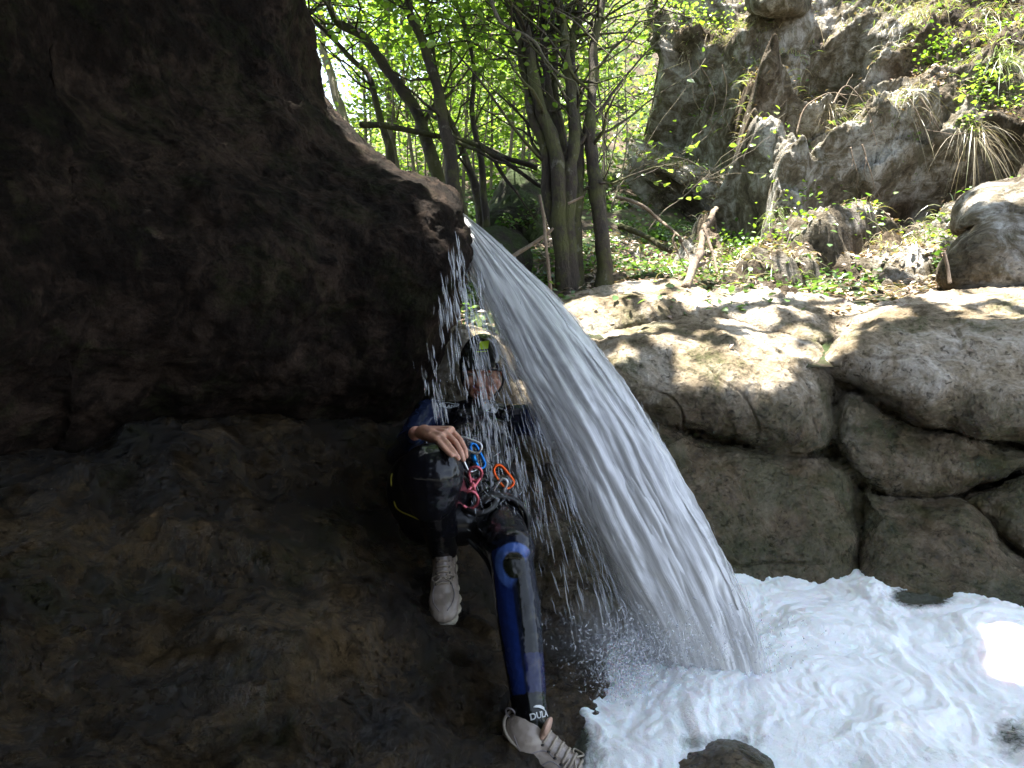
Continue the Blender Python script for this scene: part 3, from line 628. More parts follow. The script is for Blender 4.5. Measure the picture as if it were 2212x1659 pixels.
LEAF6 = np.array([(0, -.5, 0), (.30, -.22, .06), (.33, .12, .07), (0, .5, -.05), (-.33, .12, .07), (-.30, -.22, .06)])
LEAF4 = np.array([(0, -.5, 0), (.27, 0, .06), (0, .5, -.03), (-.27, 0, .06)])
def leaves(mb, pos, size, up=.6, lf=LEAF6, nrm=None):
    n = len(pos)
    if n == 0: return
    nz = rng.normal(0, 1, (n, 3)); nz[:, 2] = np.abs(nz[:, 2]) + up * 2
    if nrm is not None: nz = nz * .5 + nrm * 1.3
    nz /= np.linalg.norm(nz, axis=1)[:, None]
    t = rng.normal(0, 1, (n, 3)); t -= nz * (t * nz).sum(1)[:, None]; t /= np.linalg.norm(t, axis=1)[:, None]; b = np.cross(nz, t)
    s = (size * rng.uniform(.6, 1.25, n))[:, None, None]
    V = pos[:, None] + s * (lf[None, :, 0:1] * t[:, None] + lf[None, :, 1:2] * b[:, None] + lf[None, :, 2:3] * nz[:, None])
    k = len(lf); mb.add(V.reshape(-1, 3), np.arange(n * k).reshape(n, k))
def blades(mb, base, dirs, ln, wd, droop=.6, seg=4):
    """arching grass blades"""
    n = len(base); t = np.linspace(0, 1, seg + 1)
    dirs = dirs / np.linalg.norm(dirs, axis=1)[:, None]
    side = np.cross(dirs, rng.normal(0, 1, (n, 3))); side /= np.linalg.norm(side, axis=1)[:, None]
    C_ = base[:, None] + dirs[:, None] * (ln[:, None] * t)[..., None] + np.array([0, 0, -1]) * (ln[:, None] * t ** 2 * droop)[..., None]
    w_ = wd[:, None] * (1 - t ** 2 * .95)
    V = np.stack([C_ - side[:, None] * w_[..., None], C_ + side[:, None] * w_[..., None]], 2).reshape(-1, 3)
    f = gridfaces(seg + 1, 2); F = (f[None] + (np.arange(n) * (seg + 1) * 2)[:, None, None]).reshape(-1, 4)
    mb.add(V, F)

def want_light(u, v, p):
    """sunlight wanted at a place of the view; leaf gaps are cut to match"""
    g = lambda a, b, ra, rb: math.exp(-((u - a) / ra) ** 2 - ((v - b) / rb) ** 2)
    if u > 2035 and 440 < v < 615: return .2
    if p.y > 3.6:
        if 1340 < u < 1590 and 110 < v < 560: return .12
        if 1790 < u < 2110 and 330 < v < 470: return .35
        if u > 1340: return .85
        return .12 if v > 400 and u < 1320 else .8
    if u < 1000 and v < 440: return .75 if v < np.interp(u, [650, 700, 750, 830, 910, 975], [20, 230, 300, 385, 445, 470]) else 0
    if u < 900: return 0
    L = 0
    if v < 790 and u < 1860: L = .72
    if u > 1780 and v < 690: L = max(L, .7)
    L = max(L, 1.9 * g(1585, 812, 150, 72), .8 * g(1400, 830, 60, 45), .6 * g(1500, 720, 200, 30), .9 * g(1115, 850, 60, 50), 1.5 * g(2175, 1400, 75, 55), .5 * g(1850, 690, 120, 30))
    return L
def open_enough(pos, hard=1.0):  # drops leaves in the sun's way so that chosen patches stay lit
    keep = np.zeros(len(pos), bool); S_ = -SUN; nz = perlin(np.asarray(pos) @ SH.T * 2.8 + 5) * .42 + perlin(np.asarray(pos) @ SH.T * 7.5) * .5
    for i, q in enumerate(pos):
        h = BV.ray_cast(Vector(q), S_)
        if h[0] is None: L = .6
        else:
            u, v, d = UV(h[0]); L = want_light(float(u), float(v), h[0])
        keep[i] = (nz[i] * 1.1 + .42) > L * hard if L > 0 else True
    return keep
_a = SUN.orthogonal().normalized(); _b = SUN.cross(_a); SH = np.array([_a, _b, Vector(SUN) * .12])

# ---------------------------------------------------------------- trees
def stemcurve(pts, ds, r0, r1, wob=.012):
    """pts run from the top of the picture down to the foot; gives a smooth 3D stem from foot to crown"""
    W_ = np.array([PP(u, v, d) for (u, v), d in zip(pts, ds)])[::-1]
    return W_
def make_tree(label, group, stems, top=1.8, mat='bark', leafmat='leaf', nl=1900, name='tree', spread=1.1, ls=.055, cat='tree', sides=10, seed=0, crown_z=None, test=True, cl_n=16):
    rs = np.random.default_rng(100 + seed)
    base = np.array(stems[0][0][-1]); foot = PP(base[0], base[1], stems[0][1][-1] if np.ndim(stems[0][1]) else stems[0][1])
    root = empty(name, foot); tag(root, label, cat, group)
    crown = MB()
    for pts, d, r0 in stems:
        ds = np.broadcast_to(d, (len(pts),)) if not np.ndim(d) else d
        W_ = np.array([PP(u, v, q) for (u, v), q in zip(pts, ds)])[::-1]
        W_ = np.concatenate([[W_[0] - [0, 0, .25]], W_])
        di = (W_[-1] - W_[-2]) / np.linalg.norm(W_[-1] - W_[-2]); di = di * .6 + np.array([0, 0, .6])
        W_ = np.concatenate([W_, [W_[-1] + di * top * .5, W_[-1] + di * top + rs.normal(0, .15, 3)]])
        n = 60; c = catmull(W_, n); c = c + np.stack([fbm(c, 2.2, 3, .5, seed + 1), fbm(c, 2.2, 3, .5, seed + 2), 0 * c[:, 0]], 1) * r0 * .5
        t = np.linspace(0, 1, n); rad = r0 * (1 - .72 * t) * (1 + .12 * perlin(c * 9)) * (1 + .7 * np.exp(-t * 16))
        tw = MB(); mb = MB(); V, F, T = tube(c, rad, sides)
        V = V + (fbm(V, 14, 3, .6, seed) * r0 * .16)[:, None] * rs.normal(0, .6, 3)
        mb.add(V, F); mb.f.append(T)
        # side branches
        for k in range(7):
            i = int(n * rs.uniform(.25, .95)); a = rs.uniform(0, 6.28); L_ = rs.uniform(.25, .8)
            q = c[i] + np.outer(np.linspace(0, 1, 8), np.array([math.cos(a), math.sin(a), rs.uniform(.2, 1.2)]) * L_) + np.cumsum(rs.normal(0, .018, (8, 3)), 0) * (np.arange(8) > 0)[:, None]
            addtube(mb, q, np.linspace(rad[i] * .34, .0018, 8), 5)
        # crown: clusters of leaves held on twigs round the upper stem
        for k in range(cl_n):
            i = int(n * rs.uniform(.62, 1)) - 1; a = rs.uniform(0, 6.28); e = c[i] + np.array([math.cos(a), math.sin(a), rs.uniform(-.1, .7)]) * rs.uniform(.3, 1) * spread
            q = np.linspace(0, 1, 6)[:, None] * (e - c[i]) + c[i]; q[1:-1] += rs.normal(0, .04, (4, 3)); addtube(mb, q, np.linspace(.008, .002, 6), 4)
            m_ = nl // cl_n; ps = e + rs.normal(0, 1, (m_, 3)) * np.array([.30, .30, .16]) * spread * .8
            if test: ps = ps[open_enough(ps)]
            leaves(crown, ps, ls)
        mb.build('trunk', MAT[mat], root)
    if crown.n: crown.build('crown', MAT[leafmat], root, smooth=False)
    return root
T = make_tree
G1 = 'slender trees leaning over the stream'
T('thick dark trunk curving strongly to the left behind the cliff edge', G1, [([(700, -40), (710, 0), (731, 47), (786, 78), (824, 132), (863, 186), (902, 248), (917, 295), (941, 372), (958, 430)], 4.5, .052)], seed=1)
T('thick dark trunk rising just above the top of the waterfall', G1, [([(872, -40), (879, 0), (886, 43), (917, 101), (937, 171), (952, 241), (964, 287), (979, 349), (987, 419), (997, 470)], 4.2, .053)], seed=2)
T('shorter dark trunk leaning left close behind the one above the waterfall', G1, [([(935, 120), (950, 200), (976, 272), (1003, 334), (1030, 419), (1040, 470)], 4.7, .036)], top=1.2, seed=3, nl=300)
T('thin bent trunk nearest the rim of the dark cliff', G1, [([(640, 10), (661, 31), (692, 58), (731, 97), (762, 132), (793, 163), (809, 217), (824, 272), (840, 330)], 4.6, .027)], seed=4, nl=500)
T('thin wavy trunk standing alone between the waterfall top and the big clump', G1, [([(978, -30), (983, 0), (1003, 50), (1022, 132), (1022, 186), (1018, 233), (1026, 295), (1038, 349), (1045, 419), (1052, 480)], 4.6, .027)], seed=5)
T('clump of mossy stems rising from one foot in the middle of the picture', G1, [
    ([(1108, -20), (1123, 78), (1123, 128), (1139, 194), (1150, 264), (1174, 334), (1185, 427), (1205, 504), (1214, 585)], 4.0, .044),
    ([(1116, -20), (1135, 70), (1143, 136), (1162, 217), (1181, 291), (1197, 349), (1212, 446), (1220, 580)], 3.95, .056),
    ([(1178, -20), (1174, 78), (1181, 194), (1197, 272), (1212, 349), (1216, 466), (1230, 585)], 4.1, .04),
    ([(1205, -20), (1216, 50), (1224, 136), (1232, 233), (1236, 303), (1232, 388), (1232, 590)], 3.95, .050),
    ([(1255, -20), (1251, 39), (1236, 109), (1240, 194), (1240, 272), (1251, 349), (1247, 427), (1243, 588)], 4.05, .044),
    ([(1190, -20), (1200, 90), (1196, 180), (1210, 270), (1222, 360), (1226, 450), (1224, 586)], 4.25, .036), ([(1150, -20), (1152, 80), (1168, 190), (1186, 290), (1205, 390), (1216, 480), (1222, 586)], 4.3, .034)], seed=6, nl=700)
T('pair of mossy stems at the right side of the clump in the middle', G1, [
    ([(1305, -20), (1290, 58), (1282, 116), (1278, 194), (1274, 272), (1282, 349), (1290, 427), (1300, 560)], 4.0, .048),
    ([(1225, 190), (1236, 225), (1252, 275), (1275, 330), (1300, 395), (1308, 470), (1312, 562)], 4.1, .02)], seed=7, nl=500)
T('pale straight trunk far back at the left edge of the wood', G1, [([(680, -30), (690, 40), (700, 100), (716, 170), (735, 230), (750, 300), (760, 380)], 6.5, .06)], mat='barkp', seed=8)
T('pale blotched trunk in the wood behind the long fallen log', G1, [([(832, -30), (834, 60), (838, 150), (842, 240), (846, 330), (850, 420)], 7.2, .065)], mat='barkp', seed=9)

# the wood beyond: trees with thin stems and bright backlit crowns
G2 = 'bright green young trees in the wood behind'
def bgtree(u0, v0, d, h, lean, nl, sz, seed, leafmat='leafy', label='young tree with thin stem and bright backlit leaves in the wood beyond the trunks'):
    rs = np.random.default_rng(500 + seed); foot = PP(u0, v0, d); root = empty('young_tree', foot); tag(root, label, 'tree', G2)
    n = 24; t = np.linspace(0, 1, n)[:, None]; c = foot + t * np.array([lean, rs.normal(0, .1), h]) + np.stack([np.sin(t[:, 0] * 5 + seed) * .09, np.cos(t[:, 0] * 4 + seed) * .06, 0 * t[:, 0]], 1) * t
    mb = MB(); addtube(mb, c, np.linspace(.022, .005, n), 6); cr = MB()
    for k in range(26):
        i = rs.integers(n // 5, n); a = rs.uniform(0, 6.28); L_ = rs.uniform(.25, .95)
        q = c[i] + np.outer(np.linspace(0, 1, 6), np.array([math.cos(a), math.sin(a), rs.uniform(.0, .7)]) * L_) + np.cumsum(rs.normal(0, .015, (6, 3)), 0)
        addtube(mb, q, np.linspace(.007, .0015, 6), 4)
        w_ = q[rs.integers(1, 6, nl // 26)] + rs.normal(0, 1, (nl // 26, 3)) * np.array([.19, .19, .10]); leaves(cr, w_, sz)
    mb.build('trunk', MAT['barkp'], root); cr.build('crown', MAT[leafmat], root, smooth=False)
k = 0
for u, v, d, h, ln, nl in [(730, 400, 8, 2.6, -.3, 1000), (790, 420, 7.4, 3.3, .1, 1600), (860, 430, 8.5, 4.0, -.2, 1800), (905, 440, 7, 3.0, -.3, 1200), (960, 440, 8.2, 3.8, .2, 1900), (1000, 450, 7.2, 3.6, .1, 1500),
                           (1060, 440, 8.0, 3.9, .0, 1900), (1090, 440, 6.6, 3.0, .3, 1000), (1130, 430, 8.8, 4.2, .1, 1800), (1185, 430, 8.2, 3.6, .1, 1400), (1240, 410, 9.0, 4.0, .2, 1400),
                           (930, 400, 10, 4.8, .2, 1900), (1030, 390, 10.5, 5.0, 0, 1900), (800, 390, 10.5, 4.4, .1, 1500), (1150, 370, 11, 5.0, .1, 1600), (870, 390, 12, 5.4, -.3, 1700), (1100, 350, 13, 5.8, .2, 1700), (980, 350, 14, 6.0, 0, 1700)]:
    k += 1; bgtree(u, v, d, h, ln, nl, .06 if d < 9 else .075, k, 'leafy' if k % 3 else 'leaf')
for i in range(26):   # bare whips between them
    rs = np.random.default_rng(900 + i); u = rs.uniform(820, 1330); d = rs.uniform(5.2, 8); f = PP(u, 455 if d < 6.5 else 425, d); h = rs.uniform(1.2, 2.6)
    t = np.linspace(0, 1, 16)[:, None]; c = f + t * np.array([rs.normal(.1, .2), 0, h]) + .05 * np.sin(t * 6 + i) * [1, .5, 0]
    root = empty('sapling', f); tag(root, 'thin leafless sapling stem rising behind the mossy trunks', 'sapling', 'bare sapling stems among the trees')
    mb = MB(); addtube(mb, c, np.linspace(.009, .003, 16), 5)
    for q in range(3):
        j = rs.integers(5, 14); addtube(mb, c[j] + np.outer(np.linspace(0, 1, 5), [rs.normal(0, .3), rs.normal(0, .2), rs.uniform(.2, .5)]), np.linspace(.004, .0012, 5), 4)
    mb.build('stem', MAT['barkp'], root)
    cr = MB(); leaves(cr, c[rs.integers(6, 16, 40)] + rs.normal(0, .09, (40, 3)), .05); cr.build('leaves', MAT['leafy'], root, smooth=False)

# unseen trees added above the frame, crowns set along the sun's path for shade
def canopy(label, foot, h, center, rad, nl, seed):
    rs = np.random.default_rng(700 + seed); root = empty('tree', foot); tag(root, label, 'tree', 'unseen trees added for shade')
    c = catmull(np.array([foot, np.array(foot) * .6 + np.array(center) * .4 + [0, 0, -.2], center]), 20); mb = MB(); addtube(mb, c, np.linspace(.05, .015, 20), 8)
    cr = MB(); ncl = max(20, nl // 70)
    for k in range(ncl):
        e = np.array(center) + rs.normal(0, .55, 3) * rad; q = np.linspace(0, 1, 6)[:, None] * (e - c[-4]) + c[-4];         ps = e + rs.normal(0, 1, (nl // ncl, 3)) * [.28, .28, .13]; ps = ps[(ps[:, 2] - CAMZ) > .52 * np.maximum(ps[:, 1], .3)]
        ps = ps[open_enough(ps)] if len(ps) else ps
        if len(ps) > 25 and open_enough(q).mean() > .7: addtube(mb, q, np.linspace(.006, .002, 6), 4)
        leaves(cr, ps, .085)
    mb.build('trunk', MAT['bark'], root)
    if cr.n: cr.build('crown', MAT['leaf'], root, smooth=False)
def over(u, v, d, up): return PP(u, v, d) + np.array(SUN) * up
cz = [(2170, 500, 3.7, 4.2, 4000), (450, 300, 2.0, 4.4, 2500), (1470, 230, 7.2, 4.4, 4500), (1450, 420, 6.2, 4.2, 3500), (1200, 500, 4.2, 4.0, 3500), (900, 1500, 1.7, 4.8, 3500), (1180, 800, 2.4, 4.4, 4000), (1050, 1050, 2.1, 4.6, 3500), (1650, 1000, 2.8, 4.6, 6500), (2050, 800, 2.9, 4.6, 6500), (2250, 1150, 2.5, 4.8, 5200), (1850, 1300, 2.3, 5.0, 5500), (1450, 700, 3.2, 4.2, 4500), (1500, 1000, 2.5, 4.4, 4500), (1650, 1500, 1.9, 5.2, 4500), (2100, 1550, 1.8, 5.4, 4000), (1950, 650, 3.4, 4.2, 4500)]
for i, (u, v, d, up, nl) in enumerate(cz):
    c = over(u, v, d, up); canopy('unseen tree added above the frame, its crown placed to shade the gorge', (c[0] - 1.9, c[1] - .5, c[2] - 1.3), 3, c, np.array([1.15, 1.15, .35]), nl, i)

# ---------------------------------------------------------------- ground cover
def scatter(Gd, n, mask):
    g = Gd[1:-1, 1:-1]; N_ = gridnormals(Gd)[1:-1, 1:-1]; u, v, d = UV(g); w_ = mask(u, v, d, g).ravel().astype(float)
    a = np.linalg.norm(np.cross(Gd[2:, 1:-1] - Gd[:-2, 1:-1], Gd[1:-1, 2:] - Gd[1:-1, :-2]), axis=-1).ravel(); w_ = w_ * a; w_ /= w_.sum()
    i = rng.choice(len(w_), n, p=w_); N_ = N_.reshape(-1, 3)[i]; N_ = N_ * np.sign(N_[:, 2:3] + 1e-6)
    return g.reshape(-1, 3)[i] + rng.normal(0, .012, (n, 3)), N_
# far wooded slope, one mass of bright leaves
mb = MB(); p, nn = scatter(FG, 26000, lambda u, v, d, g: (d > 8) * (u > 640) * (u < 1500) * np.clip(.25 + fbm(g, .8, 3), 0, 1) * (1 / d ** 1.5))
leaves(mb, p + np.array([0, 0, 1]) * rng.exponential(.35, len(p))[:, None], .09); tag(mb.build('woodland', MAT['leafy'], origin='none', smooth=False), 'mass of bright leaves on the slope far behind the trunks', 'woodland', kind='stuff')
mb = MB(); p, nn = scatter(FG, 9000, lambda u, v, d, g: (d > 3.4) * (d < 8) * (u > 850) * (u < 1900) * np.clip(fbm(g, 1.5, 3) + .1, 0, 1)); leaves(mb, p + nn * rng.exponential(.04, len(p))[:, None], .045)
tag(mb.build('undergrowth', MAT['leafd'], origin='none', smooth=False), 'low green plants covering the shady ground below the trees', 'undergrowth', kind='stuff')
mb = MB()
p, nn = scatter(FG, 9000, lambda u, v, d, g: (d > 3.3) * (d < 6) * (u > 950) * (u < 2300)); leaves(mb, p + nn * .012, .045, nrm=nn, lf=LEAF4)
p, nn = scatter(KG, 16000, lambda u, v, d, g: (u > 1250) * (v > -60) * (gridnormals(KG)[1:-1, 1:-1, 2].__abs__() > .45) * np.clip(fbm(g, 1.2, 3, .5, 3) + .25 + (v > 540) * .4, 0, 1)); leaves(mb, p + nn * .015, .05, nrm=nn, lf=LEAF4)
p, nn = scatter(SLG, 260, lambda u, v, d, g: (v < 760) * (u > 1200) * (u < 2300) * np.clip(fbm(g, 2.2, 3, .5, 4) + .1 + .6 * (v < 650), 0, 1)); leaves(mb, p + nn * .006, .038, nrm=nn, lf=LEAF4)
tag(mb.build('leaf_litter', MAT['litter'], origin='none', smooth=False), 'dead brown leaves lying on the ground and on the rock ledges', 'leaf litter', kind='stuff')
mb = MB(); gl = MB()
def gmask(u, v, d, g): return (u > 1200) * (v > -80) * (gridnormals(KG)[1:-1, 1:-1, 2].__abs__() > .3) * np.clip(fbm(g, .9, 3, .5, 6) * 1.2 + .1 + .9 * sm(u, 1420, 1330) + .5 * sm(u - v, 1750, 2050) + .3 * sm(v, 120, 0), 0, 1)
p, nn = scatter(KG, 15000, gmask); n = len(p)
blades(mb, p, nn + rng.normal(0, .45, (n, 3)) + [0, -.2, .3], rng.uniform(.08, .26, n), rng.uniform(.0018, .004, n), .8)
tag(mb.build('dry_grass', MAT['straw'], origin='none', smooth=False), 'pale dry grass growing over the sunlit far bank', 'grass', kind='stuff')
p, nn = scatter(KG, 9000, gmask); n = len(p); blades(gl, p, nn + rng.normal(0, .4, (n, 3)) + [0, -.2, .4], rng.uniform(.08, .22, n), rng.uniform(.002, .005, n), .7)
tag(gl.build('grass', MAT['grass'], origin='none', smooth=False), 'fresh green grass growing over the sunlit far bank', 'grass', kind='stuff')
gl = MB(); p, nn = scatter(KG, 9000, lambda u, v, d, g: (u > 1280) * (v > -80) * np.clip(fbm(g, 1.0, 3, .5, 8) - .12 + .5 * sm(u, 1440, 1330) * (v < 300) + .35 * sm(u - v * .6, 1900, 2050), 0, 1)); leaves(gl, p + nn * rng.exponential(.05, len(p))[:, None], .042)
tag(gl.build('ground_ivy', MAT['leaf'], origin='none', smooth=False), 'small green leaves creeping over the far bank', 'ivy', kind='stuff')

# ---------------------------------------------------------------- single plants, tufts, roots and dead wood
def tuft(label, u, v, n, ln, droop, mat, hang=0.0, group='grass tufts on the far bank', name='grass_tuft', spreadn=.5, off=.03):
    p, nn = hit(u, v); p = np.array(p) + np.array(nn) * off; root = empty(name, p); tag(root, label, 'grass', group)
    mb = MB(); b = p + rng.normal(0, .045, (n, 3)); d = np.tile([0, -.6, .25 - hang], (n, 1)) + rng.normal(0, spreadn * 1.2, (n, 3))
    blades(mb, b, d, rng.uniform(.25, 1, n) ** 1.3 * ln, rng.uniform(.0010, .0028, n), droop, 6); mb.build('blades', MAT[mat], root, smooth=False); return root
tuft('long straw coloured tuft hanging over the dark hollow at the right edge', 2100, 290, 170, .62, 1.15, 'straw')
tuft('pale green tuft on the white ledge low in the middle of the far bank', 1672, 462, 120, .34, .9, 'grass')
tuft('straw tuft with splayed roots at mid height right of the white rock face', 1970, 205, 110, .42, 1.0, 'straw')
tuft('small brown tuft hanging in the left hollow of the far bank', 1400, 300, 70, .26, 1.2, 'straw')
tuft('broad straw tuft near the top, right of the square dark block', 1985, 30, 150, .5, .9, 'straw')
tuft('bleached tuft at the very top right corner of the bank', 2150, 30, 170, .55, .9, 'straw')
tuft('green tuft below the bleached one at the right edge', 2160, 130, 150, .42, .9, 'grass')
tuft('green grass tuft at the foot of the bank just above the boulder crest, middle', 1745, 605, 70, .22, .4, 'grass')
tuft('green grass tuft at the foot of the bank just above the boulder crest, right', 1880, 600, 60, .2, .4, 'grass')
tuft('low grass tuft just left of the upright dead log', 1450, 590, 60, .18, .4, 'grass')
tuft('dry tuft on the ledge beneath the round dark hollow', 1790, 235, 80, .3, .9, 'straw')
tuft('thin straw tuft under the leafy bush at the top', 1480, 120, 90, .35, 1.1, 'straw')
def bush(label, u, v, n, r, size, mat, name='bush', cat='bush', group=None, stems=8, off=.12, d=None):
    p, nn = hit(u, v); p = np.array(p); c = p + np.array(nn) * off; root = empty(name, p); tag(root, label, cat, group)
    mb = MB(); lv = MB()
    for k in range(stems):
        e = c + rng.normal(0, .55, 3) * r; q = np.linspace(0, 1, 7)[:, None] * (e - p) + p; q[1:] += np.cumsum(rng.normal(0, .012, (6, 3)), 0); addtube(mb, q, np.linspace(.005, .0015, 7), 4)
        leaves(lv, q[rng.integers(2, 7, n // stems)] + rng.normal(0, 1, (n // stems, 3)) * np.array(r) * .3, size)
    mb.build('stem', MAT['barkp'], root); lv.build('leaves', MAT[mat], root, smooth=False)
bush('leafy bright bush overhanging the left hollow at the top of the bank', 1500, 40, 900, (.55, .35, .35), .045, 'leafy')
bush('green bush on the slope at the left shoulder of the far bank', 1395, 110, 700, (.35, .3, .4), .05, 'leaf')
bush('light green bush with narrow leaves at the right edge above the hanging straw', 2120, 200, 600, (.3, .25, .3), .05, 'leafy')
bush('green bush near the top between the straw tufts at the right', 2035, 110, 500, (.3, .22, .3), .045, 'leaf')
bush('small leafy sprig on the bank under the round dark hollow', 2075, 270, 160, (.16, .12, .16), .04, 'leafy', stems=5)
G3 = 'small green plants on the shady ground'
for lb, u, v, n, r in [('ivy like plant at the right foot of the clump of stems', 1318, 570, 90, .10), ('small round leaved plant on the ground just behind the pale hump', 1385, 600, 60, .08), ('little plant between the upright dead log and the white ledge', 1600, 555, 70, .1),
                       ('fern like plant beside the top of the waterfall', 1010, 470, 110, .12), ('small plant hanging on the soil above the right edge of the waterfall', 1090, 490, 70, .07), ('bright sprig low on the ground left of the clump of stems', 1150, 480, 90, .12),
                       ('plant with pale leaves right of the paired stems', 1345, 500, 130, .14), ('leafy plant on the dark soil beneath the arching twig', 1420, 520, 140, .15), ('small plant in the cleft by the square shaded rock', 2010, 560, 60, .08),
                       ('low plant among the dead leaves above the second hump', 1660, 590, 50, .07)]:
    bush(lb, u, v, n, (r, r, r * .8), .04, 'leafd', 'plant', 'plant', G3, 6, .05)
def log(label, pts, ds, r0, r1, mat='dead', name='fallen_branch', cat='branch', group='dead branches', forks=0, leafy=0, lm='leafy', n=40):
    W_ = np.array([PP(u, v, q) for (u, v), q in zip(pts, np.broadcast_to(ds, (len(pts),)))]); c = catmull(W_, n); c += np.stack([fbm(c, 6, 2, .5, i) for i in range(3)], 1) * max(r0 * .4, .004)
    mb = MB(); V, F, T_ = tube(c, np.linspace(r0, r1, n) * (1 + .15 * perlin(c * 12)), 8); V = V + (fbm(V, 20, 3, .6) * r0 * .2)[:, None] * np.array([.3, .3, 1]); mb.add(V, F); mb.f.append(T_)
    lv = MB()
    for k in range(forks):
        i = rng.integers(n // 5, n - 2); dr = (c[i + 1] - c[i]); dr /= np.linalg.norm(dr); dr = dr + rng.normal(0, .6, 3); L_ = rng.uniform(.1, .4)
        q = c[i] + np.outer(np.linspace(0, 1, 7), dr * L_) + np.cumsum(rng.normal(0, .01, (7, 3)), 0) * (np.arange(7) > 0)[:, None]; addtube(mb, q, np.linspace(max(r1, r0 * .4), .001, 7), 4)
        if leafy: leaves(lv, q[rng.integers(2, 7, leafy)] + rng.normal(0, .03, (leafy, 3)), .05)
    if leafy:
        root = empty(name, c[0]); tag(root, label, cat, group); mb.build('stem', MAT[mat], root); lv.build('leaves', MAT[lm], root, smooth=False); return root
    return tag(mb.build(name, MAT[mat]), label, cat, group)
log('long mossy fallen log lying level behind the leaning trunks', [(778, 268), (824, 272), (871, 277), (914, 287), (964, 297), (1014, 307), (1053, 322), (1100, 345), (1160, 362)], 4.4, .020, .017, 'bark', 'fallen_log', 'log', forks=4)
log('thinner dark log sloping down to the right below the long one', [(1040, 318), (1080, 345), (1119, 369), (1175, 408)], 4.35, .017, .011, 'bark', 'fallen_log', 'log')
log('bare pale branch hanging in front of the clump of stems', [(1055, -20), (1076, 39), (1100, 58), (1150, 85), (1181, 132), (1212, 163), (1243, 178), (1251, 205)], 3.7, .011, .004, 'barkp', forks=4)
log('thin bare branch crossing the stems high on the right', [(1130, -20), (1193, 19), (1240, 45), (1290, 95), (1330, 130)], 3.8, .008, .003, 'barkp', forks=4)
log('pale dead branch on the soil at the left foot of the clump', [(1105, 556), (1140, 535), (1181, 504), (1195, 492)], 3.75, .013, .007)
log('short white stick poking up beside the clump of stems', [(1228, 440), (1245, 432), (1262, 425)], 3.6, .007, .005)
log('thin upright dead stem at the left foot of the clump', [(1165, 420), (1176, 480), (1182, 560), (1190, 630)], 3.6, .008, .010)
log('upright splintered dead log leaning right above the boulder crest', [(1480, 622), (1498, 580), (1513, 543), (1522, 493), (1547, 448)], [3.6, 3.7, 3.8, 4.0, 4.2], .026, .016, forks=3)
log('thin dead stick leaning against the splintered log', [(1522, 490), (1535, 530), (1550, 590)], [3.9, 3.8, 3.65], .010, .007)
log('mossy fallen log on the ground between the stems and the splintered log', [(1340, 488), (1370, 500), (1410, 518), (1450, 545)], [4.3, 4.2, 4.1, 4.0], .022, .016, 'bark', 'fallen_log', 'log')
log('dead root running along the soil to the right of the paired stems', [(1330, 425), (1380, 440), (1420, 470), (1450, 495), (1475, 520)], [4.2, 4.1, 4.1, 4.0, 3.9], .012, .007, forks=2)
log('long arching twig with a few leaves in front of the dark hollow', [(1322, 440), (1340, 400), (1371, 368), (1426, 343), (1476, 343), (1522, 368), (1560, 392)], 4.0, .005, .002, 'barkp', 'twig', 'twig', 'thin twigs before the far bank', forks=7, leafy=5)
log('second leafy twig rising from the soil under the arching one', [(1400, 500), (1430, 460), (1470, 430), (1510, 395), (1550, 360), (1600, 330)], 4.2, .004, .0015, 'barkp', 'twig', 'twig', 'thin twigs before the far bank', forks=6, leafy=4)
log('bleached forked stick standing at the side of the square shaded rock', [(2040, 545), (2047, 575), (2052, 612)], 3.4, .008, .010)
GR = 'roots dangling from the far bank'
for lb, pts in [('pair of pale roots hanging into the left hollow under the bush', [(1488, 130), (1495, 170), (1500, 215), (1520, 250)]), ('forked root hanging in the middle of the left hollow', [(1505, 130), (1530, 170), (1545, 215), (1535, 265), (1545, 290)]),
                ('thin root hanging at the right of the left hollow', [(1560, 140), (1570, 190), (1560, 240), (1530, 290)]), ('pale root below the splayed straw tuft, left one', [(1965, 215), (1985, 250), (2000, 285), (2012, 320)]),
                ('pale root below the splayed straw tuft, right one', [(1985, 210), (2010, 240), (2025, 270)]), ('short root over the wide dark hollow, left one', [(1838, 318), (1843, 345), (1850, 368)]), ('thick bleached root over the wide dark hollow, right one', [(1862, 312), (1873, 350), (1886, 388)]),
                ('curved bare root looping over the white rock face', [(1720, 290), (1735, 240), (1760, 215), (1800, 200), (1830, 215)]), ('root looping to the right of the white rock face', [(1800, 225), (1820, 190), (1840, 190), (1870, 230), (1890, 280)])]:
    d = min(UV(np.array(hit(*q)[0]))[2] for q in pts) - .08
    log(lb, pts, d, .008, .003, 'dead', 'root', 'root', GR, forks=2)
leaf = MB(); p, nn = hit(1462, 973); p = np.array(p) + np.array(nn) * .006
a = np.linspace(0, 2 * np.pi, 14, endpoint=False); rr = .021 * (1 + .25 * np.cos(a * 5)); t = np.cross(nn, [0, 0, 1]); t /= np.linalg.norm(t); b = np.cross(t, nn)
V = p + (rr * np.cos(a))[:, None] * t + (rr * .8 * np.sin(a))[:, None] * b + np.array(nn) * (.003 * np.cos(2 * a))[:, None]; V2 = V + np.array(nn) * .0012
leaf.add(np.concatenate([V, V2]), np.arange(14)[::-1][None]); leaf.f.append(np.arange(14, 28)[None]); i = np.arange(14); leaf.f.append(np.stack([i, (i + 1) % 14, (i + 1) % 14 + 14, i + 14], 1))
tag(leaf.build('leaf', plain('yellow_leaf', (.42, .46, .04), .5, var=.4), smooth=False), 'single yellow green leaf stuck on the wet slab beside the waterfall', 'leaf')
